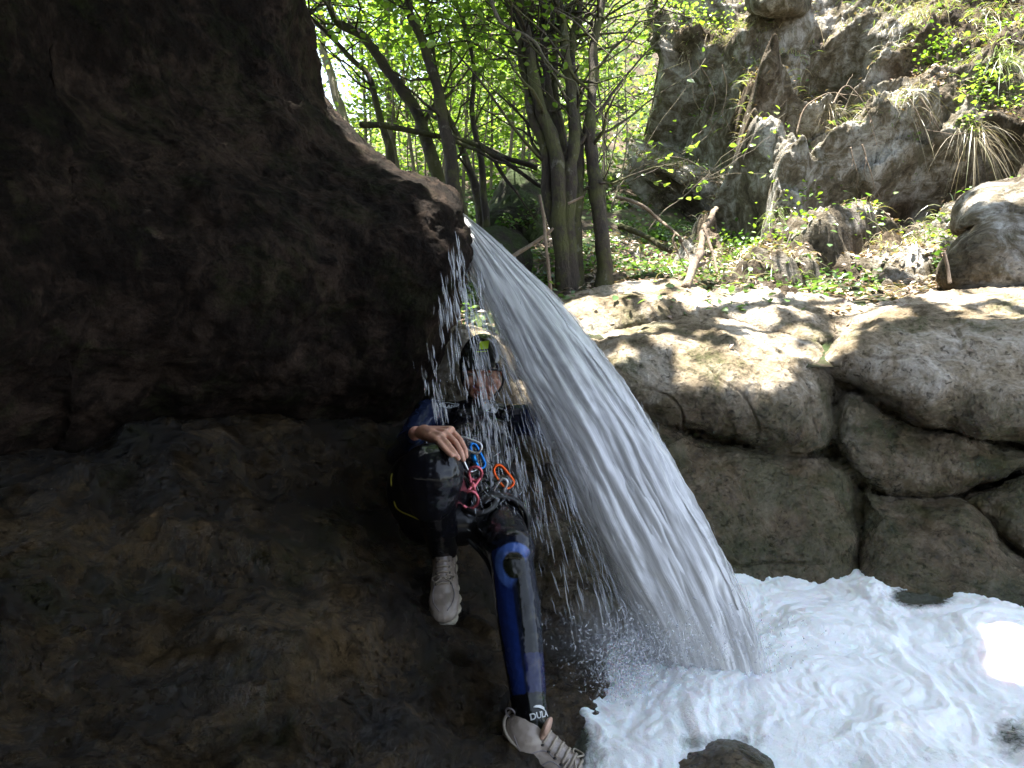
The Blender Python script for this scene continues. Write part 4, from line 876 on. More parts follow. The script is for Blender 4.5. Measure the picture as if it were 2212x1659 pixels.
# ---------------------------------------------------------------- the person sitting under the waterfall
nrm = lambda a: np.asarray(a, float) / np.linalg.norm(a)
A = lambda u, v, d: PP(u, v, d)
HEAD = A(1043, 796, 2.58)
sk = [  # torso chain: centre, radii (wide, deep, along)
    (A(1022, 1078, 2.26), (.165, .115, .13)), (A(1022, 1020, 2.36), (.145, .105, .13)), (A(1026, 965, 2.46), (.165, .115, .13)), (A(1032, 918, 2.54), (.175, .105, .10))]
axisT = nrm(A(1034, 880, 2.6) - A(1022, 1078, 2.26)); axX = nrm(np.cross(np.cross(axisT, [1, 0, .02]), axisT)); axY = np.cross(axisT, axX); MT = np.stack([axX, axY, axisT], 1)
ShR, ShL = A(925, 893, 2.52), A(1138, 905, 2.5)
ElR, WrR = A(862, 985, 2.30), A(898, 934, 2.02)
ElL, WrL = A(1255, 965, 2.66), A(1207, 928, 2.47)
HiR, KnR, AnR = A(975, 1088, 2.22), A(932, 1030, 1.80), A(957, 1182, 2.06)
HiL, KnL, AnL = A(1062, 1098, 2.22), A(1104, 1195, 1.86), A(1152, 1590, 1.62)
def leg(mb, H, K, An, e, calfback):
    addcap(mb, H, .088 + e, K, .060 + e, 20)
    m1 = K * .68 + An * .32 + calfback * .018; addcap(mb, K, .056 + e, m1, .058 + e, 20); addcap(mb, m1, .058 + e, An * .8 + K * .2, .042 + e, 20); addcap(mb, An * .8 + K * .2, .042 + e, An, .034 + e, 18)
def torso(mb, e):
    for c, r in sk: addell(mb, c, np.array(r) + e, MT)
    addcap(mb, ShR, .058 + e, A(1032, 915, 2.56), .075 + e); addcap(mb, ShL, .058 + e, A(1032, 915, 2.56), .075 + e)
    addcap(mb, HiR, .10 + e, HiL, .10 + e)
def arms(mb, e, cuffR, cuffL):
    addcap(mb, ShR, .056 + e, ElR, .042 + e); addcap(mb, ElR, .044 + e, ElR * .35 + WrR * .65, .036 + e); addcap(mb, ElR * .35 + WrR * .65, .036 + e, cuffR, .030 + e)
    addcap(mb, ShL, .056 + e, ElL, .042 + e); addcap(mb, ElL, .043 + e, cuffL, .031 + e)
backL = np.array([.0, .25, -.1]); backR = np.array([0, .3, .2])
SH1X = nrm(A(955, 1345, 1.84) - A(958, 1182, 2.06)); SH1Z = nrm(np.array([0, -.9, .5])); SH1Z = nrm(SH1Z - SH1X * (SH1Z @ SH1X))
SH2X = nrm([.88, -.45, -.16]); SH2Z = nrm(AnL * 0 + [.05, -.2, 1.0]); SH2Z = nrm(SH2Z - SH2X * (SH2Z @ SH2X))
body = MB(); torso(body, -.012); arms(body, -.010, WrR, WrL)
leg(body, HiR, KnR, AnR, -.010, backR); leg(body, HiL, KnL, AnL, -.010, backL)
# feet inside the shoes
addcap(body, AnR, .030, AnR + SH1X * .03 - SH1Z * .04, .026); addcap(body, AnL, .030, AnL + SH2X * .03 - SH2Z * .05, .026)
# head, in its own frame: x to the picture's right, y out of the face, z up
hy = nrm(np.array([-.10, -.97, -.20])); hz0 = nrm(np.array([-.03, -.2, 1.0])); hz = nrm(hz0 - hy * np.dot(hz0, hy)); hx = np.cross(hz, hy) * 1.0
if hx[0] < 0: hx = -hx
MH = np.stack([hx, hy, hz], 1); HL = lambda x, y, z: HEAD + MH @ np.array([x, y, z])
addell(body, HL(0, -.012, .035), (.074, .093, .088), MH); addell(body, HL(0, .018, -.028), (.063, .070, .072), MH); addell(body, HL(0, .028, -.066), (.050, .055, .045), MH)
addell(body, HL(0, .066, -.098), (.022, .018, .017), MH); addcap(body, HL(0, .086, .012), .009, HL(0, .108, -.026), .0125); addell(body, HL(0, .100, -.032), (.019, .012, .009), MH)
addcap(body, HL(-.034, .074, .026), .010, HL(.034, .074, .026), .010)
for s in (-1, 1):
    addell(body, HL(s * .040, .066, -.026), (.022, .019, .021), MH); addell(body, HL(s * .075, -.008, -.006), (.010, .019, .030), MH)
    addcap(body, HL(s * .052, .03, -.05), .022, HL(s * .018, .062, -.094), .018)
    addcap(body, HL(s * .027, .078, -.044), .008, HL(s * .036, .068, -.075), .010)
addcap(body, HL(-.024, .078, -.056), .0058, HL(.0, .090, -.0585), .0062); addcap(body, HL(.024, .078, -.056), .0058, HL(.0, .090, -.0585), .0062)
addcap(body, HL(-.020, .077, -.073), .006, HL(.0, .085, -.0785), .0072); addcap(body, HL(.020, .077, -.073), .006, HL(.0, .085, -.0785), .0072)
addcap(body, HL(0, -.02, -.06), .052, A(1034, 893, 2.60), .056)
# hands: palm, four jointed fingers of unequal length, thumb from the side of the palm
def finger(mb, pts, r):
    for i in range(len(pts) - 1): addcap(mb, pts[i], r * (1 - .08 * i), pts[i + 1], r * (1 - .08 * (i + 1)), 10)
kn = [A(974, 929, 1.90), A(963, 935, 1.86), A(953, 943, 1.83), A(944, 951, 1.81)]
for k_, r in zip(kn, (.0125, .0125, .012, .0115)): addcap(body, WrR * .8 + kn[1] * .2, .021, k_, r, 12); addcap(body, WrR * .35 + k_ * .65, .0145, k_, r, 12)
addcap(body, kn[0], .011, kn[3], .010, 12); addcap(body, WrR * .7 + kn[1] * .3, .024, WrR * .3 + kn[2] * .7, .019, 14)
finger(body, [kn[0], A(994, 950, 1.86), A(1004, 970, 1.84), A(1007, 986, 1.84)], .0096)
finger(body, [kn[1], A(985, 957, 1.81), A(996, 977, 1.79), A(1001, 993, 1.79)], .0100)
finger(body, [kn[2], A(970, 963, 1.77), A(984, 981, 1.735), A(990, 990, 1.73)], .0096)
finger(body, [kn[3], A(957, 966, 1.755), A(968, 978, 1.73), A(976, 984, 1.72)], .0085)
finger(body, [A(915, 928, 2.0), A(938, 930, 1.99), A(960, 940, 1.98), A(974, 954, 1.965)], .0105)
kl = [A(1195, 908, 2.37), A(1199, 916, 2.36), A(1201, 925, 2.36), A(1202, 934, 2.37)]
for k_ in kl: addcap(body, WrL, .024, k_, .0115, 12)
for i, k_ in enumerate(kl):
    L_ = (.9, 1.0, .95, .75)[i]; finger(body, [k_, k_ + np.array([.012, -.03, -.012]) * L_, k_ + np.array([.008, -.045, -.035]) * L_, k_ + np.array([-.004, -.045, -.055]) * L_], .0085)
finger(body, [WrL + [-.004, -.03, .01], A(1190, 905, 2.43), A(1182, 902, 2.38), A(1180, 905, 2.34)], .0105)
m = M_('skin'); n1 = m.noise(40, det=4); c = m.mix(m.mr(n1, .35, .7), (.50, .25, .17), (.64, .35, .25)); col = m.attr('tint', 'Color'); c = m.mix(1.0, c, col, 'MULTIPLY')
MAT['skin'] = m.done(m.pbr(Base_Color=c, Roughness=.38, Subsurface_Weight=.12, Subsurface_Scale=.01, Normal=m.bump(m.noise(260, det=3), .15, .001)))
bm_ = remeshed(body, .0032, 3, .5); V = bm_.v[0]
loc = (V - HEAD) @ MH; hd = np.linalg.norm(loc, axis=1) < .17
tint = np.ones((len(V), 3))
def paint(mask, c): tint[mask] = tint[mask] * np.array(c)
lip = hd & (loc[:, 1] > .066) & (np.abs(loc[:, 0]) < .027) & (loc[:, 2] < -.051) & (loc[:, 2] > -.086); paint(lip, (.85, .52, .50))
brow = hd & (loc[:, 1] > .062) & (np.abs(np.abs(loc[:, 0]) - .031) < .019) & (np.abs(loc[:, 2] - .029 + np.abs(np.abs(loc[:, 0]) - .031) * .25) < .0048); paint(brow, (.14, .11, .10))
bm_.a['tint'] = [tint]
person = bm_.build('person', MAT['skin']); tag(person, 'person in helmet, wetsuit and harness sitting under the waterfall, smiling, one knee raised', 'person')
for s in (-1, 1):
    e = MB(); addell(e, HL(s * .031, .0745, .004), (.0115, .0105, .0085), MH); e.build('eye', plain('eye_white' if s < 0 else 'eye_white_two', (.55, .52, .48), .15), person)
    e = MB(); addell(e, HL(s * .031 - .001, .0812, .0035), (.0048, .0046, .0048), MH); e.build('iris', plain('iris', (.02, .012, .008), .1), person)
    e = MB(); addcap(e, HL(s * .031 - .012, .079, .0115), .0035, HL(s * .031 + .012, .079, .0110), .0035); e.build('eyelid', MAT['skin'], person).data.attributes.new('tint', 'FLOAT_COLOR', 'POINT').data.foreach_set('color', np.ones(4 * e.n))
e = MB(); t = np.linspace(-1, 1, 13); q = np.array([HL(x * .019, .084 - .009 * x * x, -.0655 + .004 * x * x) for x in t]); addtube(e, q, .0048 * (1 - .5 * t ** 2), 8); e.build('teeth', plain('teeth', (.78, .74, .68), .2), person)

# wetsuit
ws = MB(); torso(ws, .0); arms(ws, .0, ElR * .12 + WrR * .88, ElL * .15 + WrL * .85); leg(ws, HiR, KnR, AnR, .004, backR); leg(ws, HiL, KnL, AnL, .004, backL)
addcap(ws, A(1034, 900, 2.59), .066, HL(0, -.012, -.10), .060)
addell(ws, KnR + np.array([.0, -.006, .006]), (.090, .088, .088)); addell(ws, KnR + np.array([0, -.02, -.03]), (.072, .066, .09))   # bulky padded knee
addell(ws, KnL + np.array([.004, -.008, .01]), (.064, .060, .068)); addcap(ws, AnR * .6 + KnR * .4, .056, AnR * 1.02 - KnR * .02, .046); addcap(ws, AnL * .8 + KnL * .2, .047, AnL, .040)
W2 = remeshed(ws, .0042, 4, .5); V = W2.v[0]
# fold wrinkles in the neoprene
V = V + np.random.default_rng(1).normal(0, 1e-5, V.shape); V[:, :] += (0.0028 * fbm(V, 16, 3, .55, 2))[:, None] * nrm([.2, -.9, .3])
col = np.tile([.0055, .0055, .0075], (len(V), 1))
def seg(V, a, b): d = b - a; t = ((V - a) @ d) / (d @ d); return t, V - a - t[:, None] * d
def dmin(V, a, b): t, r = seg(V, a, b); return np.linalg.norm(V - a - np.clip(t, 0, 1)[:, None] * (b - a), axis=1)
def put(m_, c): m_ = np.clip(m_, 0, 1)[:, None]; col[:] = col * (1 - m_) + np.array(c) * m_
arm = np.minimum(np.minimum(dmin(V, ShR, ElR), dmin(V, ElR, WrR)), np.minimum(dmin(V, ShL, ElL), dmin(V, ElL, WrL))); put((arm < .075) * 1.0, (.012, .018, .045))
put(((dmin(V, ShL, ElL) < .08) & (V[:, 0] > .04)) * 1.0, (.015, .024, .085))
t, r = seg(V, KnL, AnL); lx = r @ nrm(np.cross(AnL - KnL, [0, 1, .3])); lx = lx * np.sign(nrm(np.cross(AnL - KnL, [0, 1, .3]))[0])
onL = (dmin(V, KnL, AnL) < .10) & (t > -.05) & (dmin(V, KnL, AnL) < dmin(V, KnR, AnR))
front = r[:, 1] < .03
put((onL & (t < .80)) * 1.0, (.006, .008, .016)); put(onL * front * sm(lx, -.050, -.046) * sm(lx, .004, -.002) * (t > .0) * (t < .80), (.008, .019, .095))
put(onL * front * sm(lx, .012, .016) * sm(lx, .042, .038) * (t > .1) * (t < .6), (.004, .005, .003)); put(onL * front * sm(lx, .006, .010) * (t > .6) * (t < .80), (.008, .012, .05))
put(onL * (t > .80), (.004, .004, .005)); put(onL * front * sm(lx, .004, .008) * (t > .81), (.006, .009, .005))
kq = V - (KnL + np.array([.008, -.055, -.005])); kd = np.hypot(kq[:, 0] / .9, kq[:, 2] * 1.0 + kq[:, 1] * .2)
put((onL | (dmin(V, HiL, KnL) < .1)) * front * sm(kd, .060, .056) * sm(kq[:, 0] * .9 - kq[:, 2] * .7, .030, .004) * (V[:, 1] < KnL[1] + .02), (.05, .10, .30)); put((dmin(V, KnL, AnL) < .1) * sm(kd, .036, .032) * (kq[:, 0] > -.04), (.009, .010, .006))
put((dmin(V, HiR, KnR) < .11) * (V[:, 0] < -.27) * (V[:, 2] > .72) * 1.0, (.010, .010, .035))
W2.v[0] = V; W2.a['paint'] = [col]
m = M_('wet_neoprene'); c = m.attr('paint', 'Color'); n1 = m.noise(14, det=3, rough=.5); n2 = m.noise(420, det=2)
MAT['suit'] = m.done(m.pbr(Base_Color=c, Roughness=m.mr(n1, .35, .65, .12, .28), Specular_IOR_Level=.25, Coat_Weight=.2, Coat_Roughness=.05, Normal=m.bump(n2, .12, .0006, m.bump(n1, .6, .02))))
suit = W2.build('wetsuit', MAT['suit'], person)
gv = MAT['harness'] = plain('black_webbing', (.007, .007, .008), .45, bump=.4, bs=300)
white = plain('white_print', (.62, .65, .66), .4, var=.3, bs=60)
def decal(name, text, center, right, up, size, parent, mat, off=.002, surf=None):
    cu_ = bpy.data.curves.new(name, 'FONT'); cu_.body = text; cu_.size = size; cu_.align_x = 'CENTER'; cu_.align_y = 'CENTER'; cu_.extrude = .0004; cu_.offset = .0004
    o = bpy.data.objects.new(name, cu_); COL.objects.link(o); dg = bpy.context.evaluated_depsgraph_get(); dg.update(); me = bpy.data.meshes.new_from_object(o.evaluated_get(dg))
    bpy.data.objects.remove(o); V = np.array([v.co[:] for v in me.vertices]); fs = [tuple(p.vertices) for p in me.polygons]
    right = nrm(right); up = nrm(np.asarray(up) - right * np.dot(up, right)); n_ = np.cross(right, up)
    W_ = center + V[:, :1] * right + V[:, 1:2] * up + V[:, 2:3] * n_
    if surf is not None: W_ = wrap(W_, n_, surf, off + V[:, 2])
    mb = MB(); by = {}
    for f in fs: by.setdefault(len(f), []).append(f)
    mb.add(W_, np.array(by[min(by)])); [mb.f.append(np.array(by[k])) for k in by if k != min(by)]
    return mb.build(name, mat, parent, smooth=False)
_q = [tuple(x) for x in V]; _fs = [tuple(int(i) for i in q) for f in W2.f for q in f]; SUITBV = BVHTree.FromPolygons(_q, _fs)
def wrap(W_, n_, bv, off):
    out = []
    off = np.broadcast_to(off, (len(W_),))
    for p, o_ in zip(W_, off):
        h = bv.ray_cast(Vector(p + n_ * .15), Vector(-n_))
        out.append(np.array(h[0]) + n_ * o_ if h[0] is not None else p)
    return np.array(out)
def patch(name, poly, center, right, up, parent, mat, off=.002, rings=6):
    """a printed mark laid on the suit: outline in metres, star shaped round its middle"""
    right = nrm(right); up = nrm(np.asarray(up) - right * np.dot(up, right)); n_ = np.cross(right, up); po = np.array(poly, float); c0 = po.mean(0); k = len(po)
    pts = [c0] + [c0 + (p - c0) * r for r in np.linspace(1 / rings, 1, rings) for p in po]; W_ = np.array([center + p[0] * right + p[1] * up for p in pts]); W_ = wrap(W_, n_, SUITBV, off)
    i = np.arange(k); j = (i + 1) % k; F3 = np.stack([0 * i, 1 + i, 1 + j], 1); Fq = [np.stack([1 + r * k + i, 1 + (r + 1) * k + i, 1 + (r + 1) * k + j, 1 + r * k + j], 1) for r in range(rings - 1)]
    mb = MB(); mb.add(W_, np.concatenate(Fq)); mb.f.append(F3); return mb.build(name, mat, parent, smooth=False)
chUp = nrm(axisT)
def ringpoly(w_, h_, t_, a0=0, a1=6.2832, n=26):
    a = np.linspace(a0, a1, n); return np.concatenate([np.stack([w_ * np.cos(a), h_ * np.sin(a)], 1), np.stack([(w_ - t_) * np.cos(a[::-1]), (h_ - t_) * np.sin(a[::-1])], 1)])
def strip(name, w_, h_, t_, a0, a1, center, right, up, parent, mat, off=.002, n=30):
    right = nrm(right); up = nrm(np.asarray(up) - right * np.dot(up, right)); n_ = np.cross(right, up); a = np.linspace(a0, a1, n)
    po = np.stack([np.stack([w_ * np.cos(a), h_ * np.sin(a)], 1), np.stack([(w_ - t_) * np.cos(a), (h_ - t_) * np.sin(a)], 1)], 1).reshape(-1, 2)
    W_ = wrap(center + po[:, :1] * right + po[:, 1:] * up, n_, SUITBV, off); mb = MB(); mb.add(W_, gridfaces(n, 2)); return mb.build(name, mat, parent, smooth=False)
lc = A(968, 850, 2.45)
decal('logo_lettering', 'SELAND', A(968, 853, 2.45), [1, 0, 0], chUp, .021, suit, white, surf=SUITBV)
strip('logo_arc', .034, .020, .0025, .15, math.pi - .15, A(968, 852, 2.45), [1, 0, 0], chUp, suit, white)
strip('logo_arc', .036, .011, .0022, math.pi, 2 * math.pi, A(968, 850, 2.45), [1, 0, 0], chUp, suit, white)
ec = A(1061, 876, 2.45); er, eu = nrm([.93, 0, -.38]), nrm([.38, .3, .93])
strip('emblem_ring', .030, .024, .0022, 0, 6.2832, ec, er, eu, suit, white)
patch('emblem_shape', [(-.029, .004), (-.020, -.0005), (-.012, .012), (-.004, .003), (.006, .014), (.012, .002), (.022, -.004), (.029, -.006), (.027, -.020), (.010, -.0225), (.006, -.012), (.001, -.010), (-.004, -.021), (-.018, -.018)], ec, er, eu, suit, white, off=.003)
ca = AnL * .845 + KnL * .155; sd = nrm(AnL - KnL); rt = nrm(np.cross(sd, [0, 1, .25])); rt = rt * np.sign(rt[0])
decal('ankle_lettering', 'DULA', A(1172, 1543, 1.6), [1, .55, -.12], -sd, .020, suit, white, surf=SUITBV)
patch('ankle_mark', [(-.014, .006), (-.006, .009), (.006, .0075), (.016, .001), (.017, -.008), (.010, -.003), (.0, .002), (-.008, .004)], A(1172, 1528, 1.6), [1, .55, -.12], -sd, suit, white, off=.003)

# helmet
hm = MB(); HS = 40
a = np.linspace(0, 2 * np.pi, HS, endpoint=False); lv = np.linspace(0, 1, 16)
def helm(off):
    R_ = []
    for l in lv:
        th_ = l * 1.62; rim = .004 * np.cos(a) * 0
        x = (.094 + off) * np.sin(th_) * np.sin(a); y = (.118 + off) * np.sin(th_) * np.cos(a) - .012; z = (.108 + off) * np.cos(th_) + .024 + .012 * l ** 6 * (np.cos(a) > .2) + (-.035 * l ** 3 * np.abs(np.sin(a)) ** 2) + (-.03 * l ** 3 * (np.cos(a) < -.2)) + .0
        R_.append(np.stack([x, y, z], 1))
    return np.array(R_)
O_ = helm(0); I_ = helm(-.008)[::-1]; G = np.concatenate([O_, I_]); G = HEAD + G @ MH.T
mb = MB(); mb.add(G.reshape(-1, 3), gridfaces(len(G), HS, True)); MAT['helmet'] = plain('olive_black_shell', (.030, .034, .030), .22, coat=.5, var=.25, bs=12)
helmet = mb.build('helmet', MAT['helmet'], person)
yel = plain('lime_sticker', (.50, .72, .03), .4, var=.15, bs=30)
def onshell(x, z, off=.0015):   # front of the shell at (x, z)
    zz_ = (z - .024) / .108; xx = x / .094; y = .118 * math.sqrt(max(0, 1 - zz_ ** 2 - xx ** 2)) - .012; n_ = np.array([xx / .094, (y + .012) / .118 ** 2, zz_ / .108]); n_ /= np.linalg.norm(n_); return HEAD + MH @ (np.array([x, y, z]) + n_ * off)
def shellpatch(name, x0, x1, z0, z1, mat, k=6):
    G = np.array([[onshell(x, z, .002) for x in np.linspace(x0, x1, k)] for z in np.linspace(z0, z1, k)]); G2 = np.array([[onshell(x, z, -.001) for x in np.linspace(x0, x1, k)] for z in np.linspace(z0, z1, k)])
    mb = MB(); mb.add(G.reshape(-1, 3), gridfaces(k, k)); mb.add(G2.reshape(-1, 3), gridfaces(k, k)[:, ::-1]); return mb.build(name, mat, helmet, smooth=False)
shellpatch('sticker', .001, .033, .098, .119, yel); shellpatch('sticker', -.006, .032, .090, .0925, yel)
for s in (-1, 1):
    for x, z in ((.052, .06), (.066, .035)): e = MB(); addell(e, onshell(s * x, z, .0), (.007, .006, .012), MH); e.build('vent', gv, helmet)
    for y0 in (.03, -.045):
        e = MB(); q = catmull(np.array([HL(s * .080, y0, .0), HL(s * .079, y0 * .5 + .005, -.05), HL(s * .058, .025, -.088), HL(0, .045, -.118)]), 18); addtube(e, q, .0042, 6); e.build('chin_strap', gv, helmet)

# harness: belt, leg loops, padded seat with a yellow edge
hr = empty('harness', A(1020, 1060, 2.2)); hr.parent = person; hr.location = Vector(A(1020, 1060, 2.2)) - person.location; hr['_w'] = list(A(1020, 1060, 2.2))
def loop(name, c, ax, rx, ry, w_, th_=.006, mat=None, n=60, parent=hr, ydir=None):
    ax = nrm(ax); x_ = nrm(np.cross(ax, [0, 1, .01])) if ydir is None else nrm(ydir); y_ = np.cross(ax, x_); aa = np.linspace(0, 2 * np.pi, n, endpoint=False); cs = [(-w_, 0), (-w_ * .8, th_), (w_ * .8, th_), (w_, 0), (w_ * .8, -th_), (-w_ * .8, -th_)]
    G = np.array([[c + ((rx + o_) * math.cos(t_)) * x_ + ((ry + o_) * math.sin(t_)) * y_ + ax * l_ for (l_, o_) in cs] for t_ in aa]); G = np.concatenate([G, G[:1]]); mb = MB(); mb.add(G.reshape(-1, 3), gridfaces(len(G), 6, True)); return mb.build(name, mat or MAT['harness'], parent)
loop('waist_belt', A(1022, 1035, 2.33), axisT, .158, .122, .022)
loop('leg_loop', HiR * .62 + KnR * .38, KnR - HiR, .092, .092, .024); loop('leg_loop', HiL * .62 + KnL * .38, KnL - HiL, .092, .092, .024)
se = MB(); addell(se, A(905, 1060, 2.12), (.105, .09, .13)); addell(se, A(925, 1110, 2.15), (.10, .10, .10)); addell(se, A(985, 1120, 2.1), (.12, .10, .085)); addell(se, A(880, 1050, 2.12), (.06, .07, .10)); s2 = remeshed(se, .006, 4, .6)
seat = s2.build('seat_protector', plain('shiny_black_vinyl', (.006, .006, .007), .28, bump=.3, bs=25), hr)
ye = plain('yellow_piping', (.40, .36, .03), .5, var=.3)
def onpart(bv_, pts, rad, name, mat, parent, n=30, off=.0):
    c = catmull(np.array(pts, float), n); out = []
    for u, v in c:
        d = (P(u, v, 1) - CAMP).normalized(); h = bv_.ray_cast(CAMP, d); out.append(np.array(h[0]) - np.array(d) * off if h[0] is not None else None)
    out = [o for o in out if o is not None]
    if len(out) < 6: return None
    mb = MB(); addtube(mb, np.array(out), rad, 6); return mb.build(name, mat, parent)
SBV = BVHTree.FromPolygons([tuple(x) for x in s2.v[0]], [tuple(int(i) for i in q) for f in s2.f for q in f])
onpart(SBV, [(851, 1082), (856, 1096), (868, 1106), (885, 1113), (905, 1122)], .0028, 'piping', ye, seat)
onpart(SBV, [(847, 1024), (845, 1036), (846, 1050)], .0030, 'piping', ye, seat)
for (pts, r) in [([(915, 930, 2.44), (950, 990, 2.33), (990, 1040, 2.22)], .011), ([(1000, 905, 2.46), (1005, 980, 2.28), (1020, 1045, 2.2)], .008), ([(1090, 930, 2.42), (1075, 1000, 2.28), (1045, 1045, 2.2)], .011)]:
    mb = MB(); addtube(mb, catmull(np.array([A(*p) for p in pts]), 14), r, 8); mb.build('webbing', MAT['harness'], hr)
mb = MB(); q = catmull(np.array([A(1000, 1095, 2.02), (A(1030, 1110, 1.98)), A(1060, 1100, 1.99), A(1075, 1080, 2.03)]), 24); addtube(mb, q, .009, 8); mb.build('gear_loop', MAT['harness'], hr)
mb = MB(); q = catmull(np.array([A(1010, 1165, 2.0), A(1050, 1210, 1.95), A(1070, 1260, 1.9)]), 20); addtube(mb, q, .006, 8); mb.build('webbing', MAT['harness'], hr)

# shoes: each has upper, sole, tongue, collar, laces, loop
def shoe(heel, toe, up, scale, label, hi=.0, slim=1.0, fat=1.0):
    X = nrm(toe - heel); L = np.linalg.norm(toe - heel); Z = nrm(up - X * np.dot(up, X)); Y = np.cross(Z, X); M = np.stack([X, Y, Z], 1); s = L / .295; Q = lambda x, y, z: heel + M @ np.array([x, y, z]) * s
    u_ = MB(); addell(u_, Q(.05, 0, .045), np.array([.052 * fat, .037 * slim * fat, .047]) * s, M); addcap(u_, Q(.045, 0, .06), .036 * s * fat, Q(.048, 0, .076 + hi), .039 * s * fat, 20); addcap(u_, Q(.07, 0, .05), .038 * s * fat, Q(.155, 0, .040), .036 * s, 20)
    addell(u_, Q(.205, 0, .030), np.array([.080, .048 * slim, .031]) * s, M); addell(u_, Q(.15, 0, .034), np.array([.085, .044 * slim, .038]) * s, M); addcap(u_, Q(.07, 0, .085), .030 * s, Q(.17, 0, .046), .026 * s, 16)
    addell(u_, Q(.235, 0, .026), np.array([.050, .044 * slim, .024]) * s, M); ur = remeshed(u_, .0030, 3)
    up_ = ur.build('shoe', MAT['shoe'], person); up_['label'] = label
    bv_ = BVHTree.FromPolygons([tuple(x) for x in ur.v[0]], [tuple(int(i) for i in q) for f in ur.f for q in f])
    so_ = MB()
    for x, wy in ((.03, .036), (.07, .038), (.11, .038), (.15, .043), (.19, .049), (.225, .048), (.255, .038)): addell(so_, Q(x, 0, .006), np.array([.034, wy * slim + .004, .014]) * s, M)
    for x in np.linspace(.02, .27, 12): addcap(so_, Q(x, -.03 * slim, -.006), .004 * s, Q(x, .03 * slim, -.006), .004 * s, 8)
    remeshed(so_, .0030, 2).build('sole', MAT['sole'], up_)
    def prj(x, y, z=.14, o_=.0):
        h = bv_.ray_cast(Vector(Q(x, y, z)), Vector(-M[:, 2])); return (np.array(h[0]) + M[:, 2] * o_) if h[0] is not None else Q(x, y, .05)
    for k, x in enumerate(np.linspace(.095, .175, 6)):
        w_ = .017 + .004 * k / 5
        mb = MB(); q = catmull(np.array([prj(x, -w_ * s, o_=.0018), prj(x + .003, -w_ * .5 * s, o_=.0035), prj(x + .003, 0, o_=.0045), prj(x + .003, w_ * .5 * s, o_=.0035), prj(x, w_ * s, o_=.0018)]), 14); addtube(mb, q, .0034 * s, 6); mb.build('lace', MAT['lace'], up_)
        for sg in (-1, 1): e = MB(); addell(e, prj(x, sg * (w_ + .002) * s, o_=.001), np.array([.0045, .0030, .002]) * s, M); e.build('eyelet', MAT['eyelet'], up_)
    for sg in (-1, 1):
        e = MB(); q = catmull(np.array([prj(.165, sg * .004, o_=.006), prj(.175, sg * .024, o_=.012), prj(.150, sg * .034, o_=.008), prj(.155, sg * .010, o_=.006)]), 20); addtube(e, q, .0022 * s, 6); e.build('lace', MAT['lace'], up_)
        e = MB(); q = catmull(np.array([prj(.175, sg * .026, .12, .001), prj(.205, sg * .033, .12, .001), prj(.235, sg * .028, .12, .001), prj(.262, sg * .012, .12, .001)]), 20); addtube(e, q, .0014, 5); e.build('seam', MAT['seam'], up_)
    e = MB(); q = catmull(np.array([Q(.08, 0, .108 + hi), Q(.092, 0, .128 + hi), Q(.105, 0, .132 + hi)]), 8); V_, F_, T_ = tube(q, .020 * s, 12); cq = q.mean(0); V_ = cq + (V_ - cq) @ (M @ np.diag([.35, 1.0, 1.0]) @ M.T).T; e.add(V_, F_); e.f.append(T_); e.build('tongue', MAT['tongue'], up_)
    e = MB(); aa = np.linspace(0, 2 * np.pi, 30); q = np.array([Q(.046 + .036 * fat * math.cos(t_), .035 * fat * math.sin(t_), .094 + hi + .012 * -math.cos(t_)) for t_ in aa]); addtube(e, q, .0036 * s, 8); e.build('collar', MAT['lace'], up_)
    e = MB(); q = np.array([Q(.004 - .012 * math.sin(t_), 0, .118 + hi - .012 * math.cos(t_)) for t_ in np.linspace(-.3, 4.6, 20)]); addtube(e, q, .0022 * s, 6); e.build('pull_loop', MAT['seam'], up_)
    return up_, Q, bv_, M, s
m = M_('beige_suede'); n1 = m.noise(18, det=5); c = m.ramp(n1, [(.3, (.22, .18, .15)), (.7, (.36, .31, .27))])
MAT['shoe'] = m.done(m.pbr(Base_Color=c, Roughness=m.mr(n1, .4, .6, .22, .5), Coat_Weight=.25, Coat_Roughness=.12, Normal=m.bump(m.noise(300, det=3), .2, .001)))
MAT['sole'] = plain('cream_rubber', (.42, .38, .29), .45, var=.35, bs=25); MAT['lace'] = plain('beige_lace', (.36, .31, .25), .6, var=.4, bs=200); MAT['eyelet'] = plain('dark_eyelet', (.03, .028, .026), .4)
MAT['seam'] = plain('grey_seam', (.20, .18, .19), .5); MAT['tongue'] = plain('pink_beige_mesh', (.50, .33, .25), .7, bump=.5, bs=260)
ax = nrm(AnR - KnR)
h1 = AnR - SH1X * .048 - SH1Z * .085; shoe(h1, h1 + SH1X * .285, SH1Z, 1, 'beige shoe pointing down towards the viewer, toe shiny with water')
sh2, Q2, bv2, M2, s2_ = shoe(AnL - SH2X * .070 - SH2Z * .094, AnL + SH2X * .255 - SH2Z * .094, SH2Z, 1, 'beige shoe cut by the bottom edge, seen from the side', slim=1.05, fat=1.42)
for pts in ([(1110, 1590), (1125, 1625), (1150, 1655)], [(1135, 1632), (1175, 1622), (1200, 1640)], [(1085, 1640), (1110, 1648), (1140, 1662)], [(1165, 1658), (1190, 1645), (1212, 1659)]): onpart(bv2, pts, .0014, 'seam', MAT['seam'], sh2)

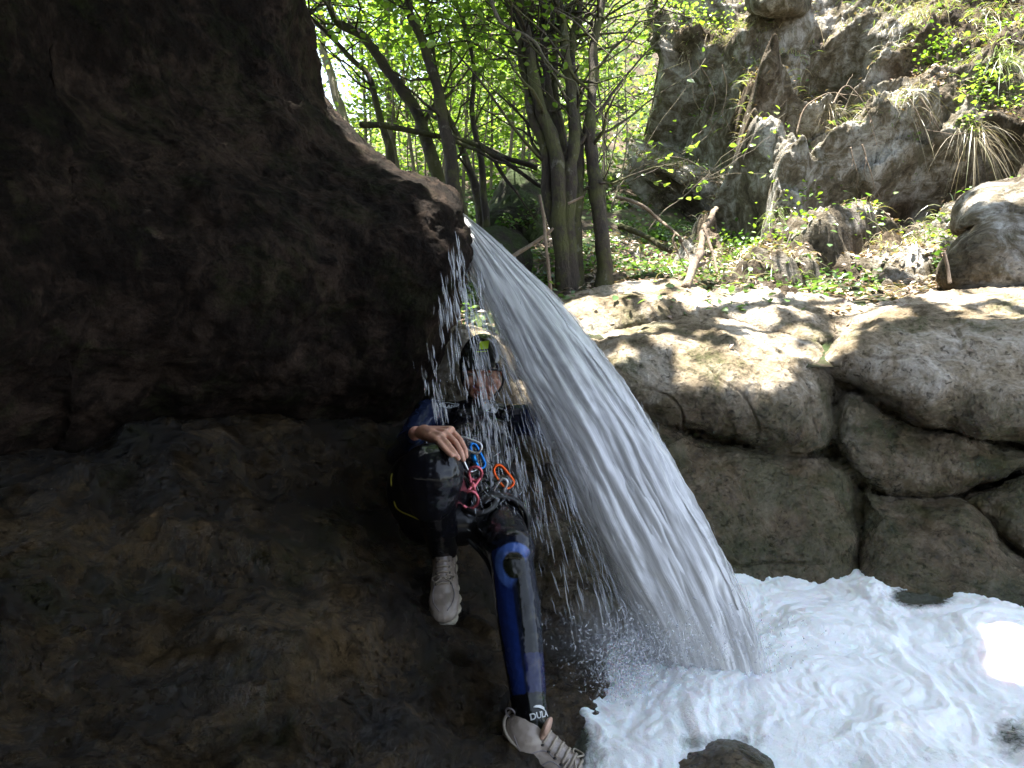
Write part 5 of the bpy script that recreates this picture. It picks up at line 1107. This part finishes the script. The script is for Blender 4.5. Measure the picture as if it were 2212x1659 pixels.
# ---------------------------------------------------------------- gear hanging from the harness
def metal(name, col, rough=.25, met=.85): return plain(name, col, rough, met, bump=.1, bs=150, var=.25)
def carabiner(label, c, up, nrm_, L, W_, col, gate_col, name='carabiner', sleeve=False, matn='alu'):
    up = nrm(up); nz = nrm(np.asarray(nrm_) - up * np.dot(nrm_, up)); rt_ = np.cross(up, nz); root = empty(name, c); tag(root, label, 'carabiner')
    pr = [(.0, -.5), (.32, -.46), (.48, -.34), (.46, 0), (.40, .30), (.25, .46), (0, .5), (-.28, .44), (-.40, .30), (-.44, .22)]; q = np.array([c + rt_ * x * W_ + up * y * L for x, y in pr]); st_ = [(-.44, .22), (-.42, -.28), (-.30, -.44), (0, -.5)]
    mb = MB(); addtube(mb, catmull(q, 60), .0052, 10); mb.build('frame', metal(matn, col), root)
    g_ = MB(); addtube(g_, catmull(np.array([c + rt_ * x * W_ + up * y * L for x, y in st_]), 24), .0044, 10); g_.build('gate', metal(matn + '_gate', gate_col, .2), root)
    if sleeve: e = MB(); addtube(e, np.array([c + rt_ * -.44 * W_ + up * y * L for y in (.16, 0, -.18)]), .0078, 12); e.build('sleeve', metal(matn + '_sleeve', gate_col, .3), root)
    return root
d8 = empty('descender', A(1020, 1050, 2.02)); tag(d8, 'pink red figure eight descender hanging beside the raised knee', 'descender'); red = metal('pink_red_anodised', (.55, .13, .16), .25, .75)
ru = nrm([.10, -.05, 1]); rr_ = nrm(np.cross(ru, [0, 1, 0])); c1, c2 = A(1027, 1023, 2.03), A(1015, 1080, 2.0)
def ringt(c, r, t_, upv, rtv, n=48): a = np.linspace(0, 2 * np.pi, n); return c + r * np.cos(a)[:, None] * rtv + r * 1.12 * np.sin(a)[:, None] * upv
for c_, r_, nm_ in ((c1, .0195, 'small_ring'), (c2, .0245, 'large_ring')): e = MB(); addtube(e, ringt(c_, r_, 0, ru, rr_), .0052, 12, False); e.build(nm_, red, d8)
e = MB(); [addtube(e, catmull(np.array([c1 - ru * .012 + rr_ * s * .016, (c1 * .5 + c2 * .5) + rr_ * s * .0055 - ru * .002, c2 + ru * .018 + rr_ * s * .018]), 20), .0052, 10) for s in (-1, 1)]; addell(e, (c1 + c2) / 2, (.008, .004, .016)); e = remeshed(e, .0012, 2); e.build('waist', red, d8)
carabiner('silver carabiner linking the figure eight descender to the harness', A(1013, 995, 2.03), [-.42, 0, 1], [.3, -1, .2], .072, .034, (.5, .52, .56), (.6, .62, .66), matn='silver')
carabiner('blue carabiner next to the silver one above the figure eight', A(1031, 985, 2.04), [-.45, .1, 1], [.9, -.8, .1], .082, .034, (.015, .14, .42), (.015, .20, .52), sleeve=True, matn='blue')
carabiner('grey carabiner hooked by the fingers above the raised knee', A(1014, 962, 2.02), [-.9, .1, .38], [0, -1, .25], .075, .036, (.46, .46, .47), (.5, .5, .5), matn='grey')
carabiner('orange red carabiner on the right side of the harness', A(1087, 1030, 2.12), [-.55, .1, .8], [.2, -1, .4], .082, .042, (.75, .11, .02), (.75, .14, .03), matn='orange')
carabiner('wet steel carabiner below the orange red one', A(1082, 1052, 2.1), [.5, .1, .8], [.1, -1, .4], .055, .03, (.5, .5, .52), (.6, .6, .62), matn='steel')
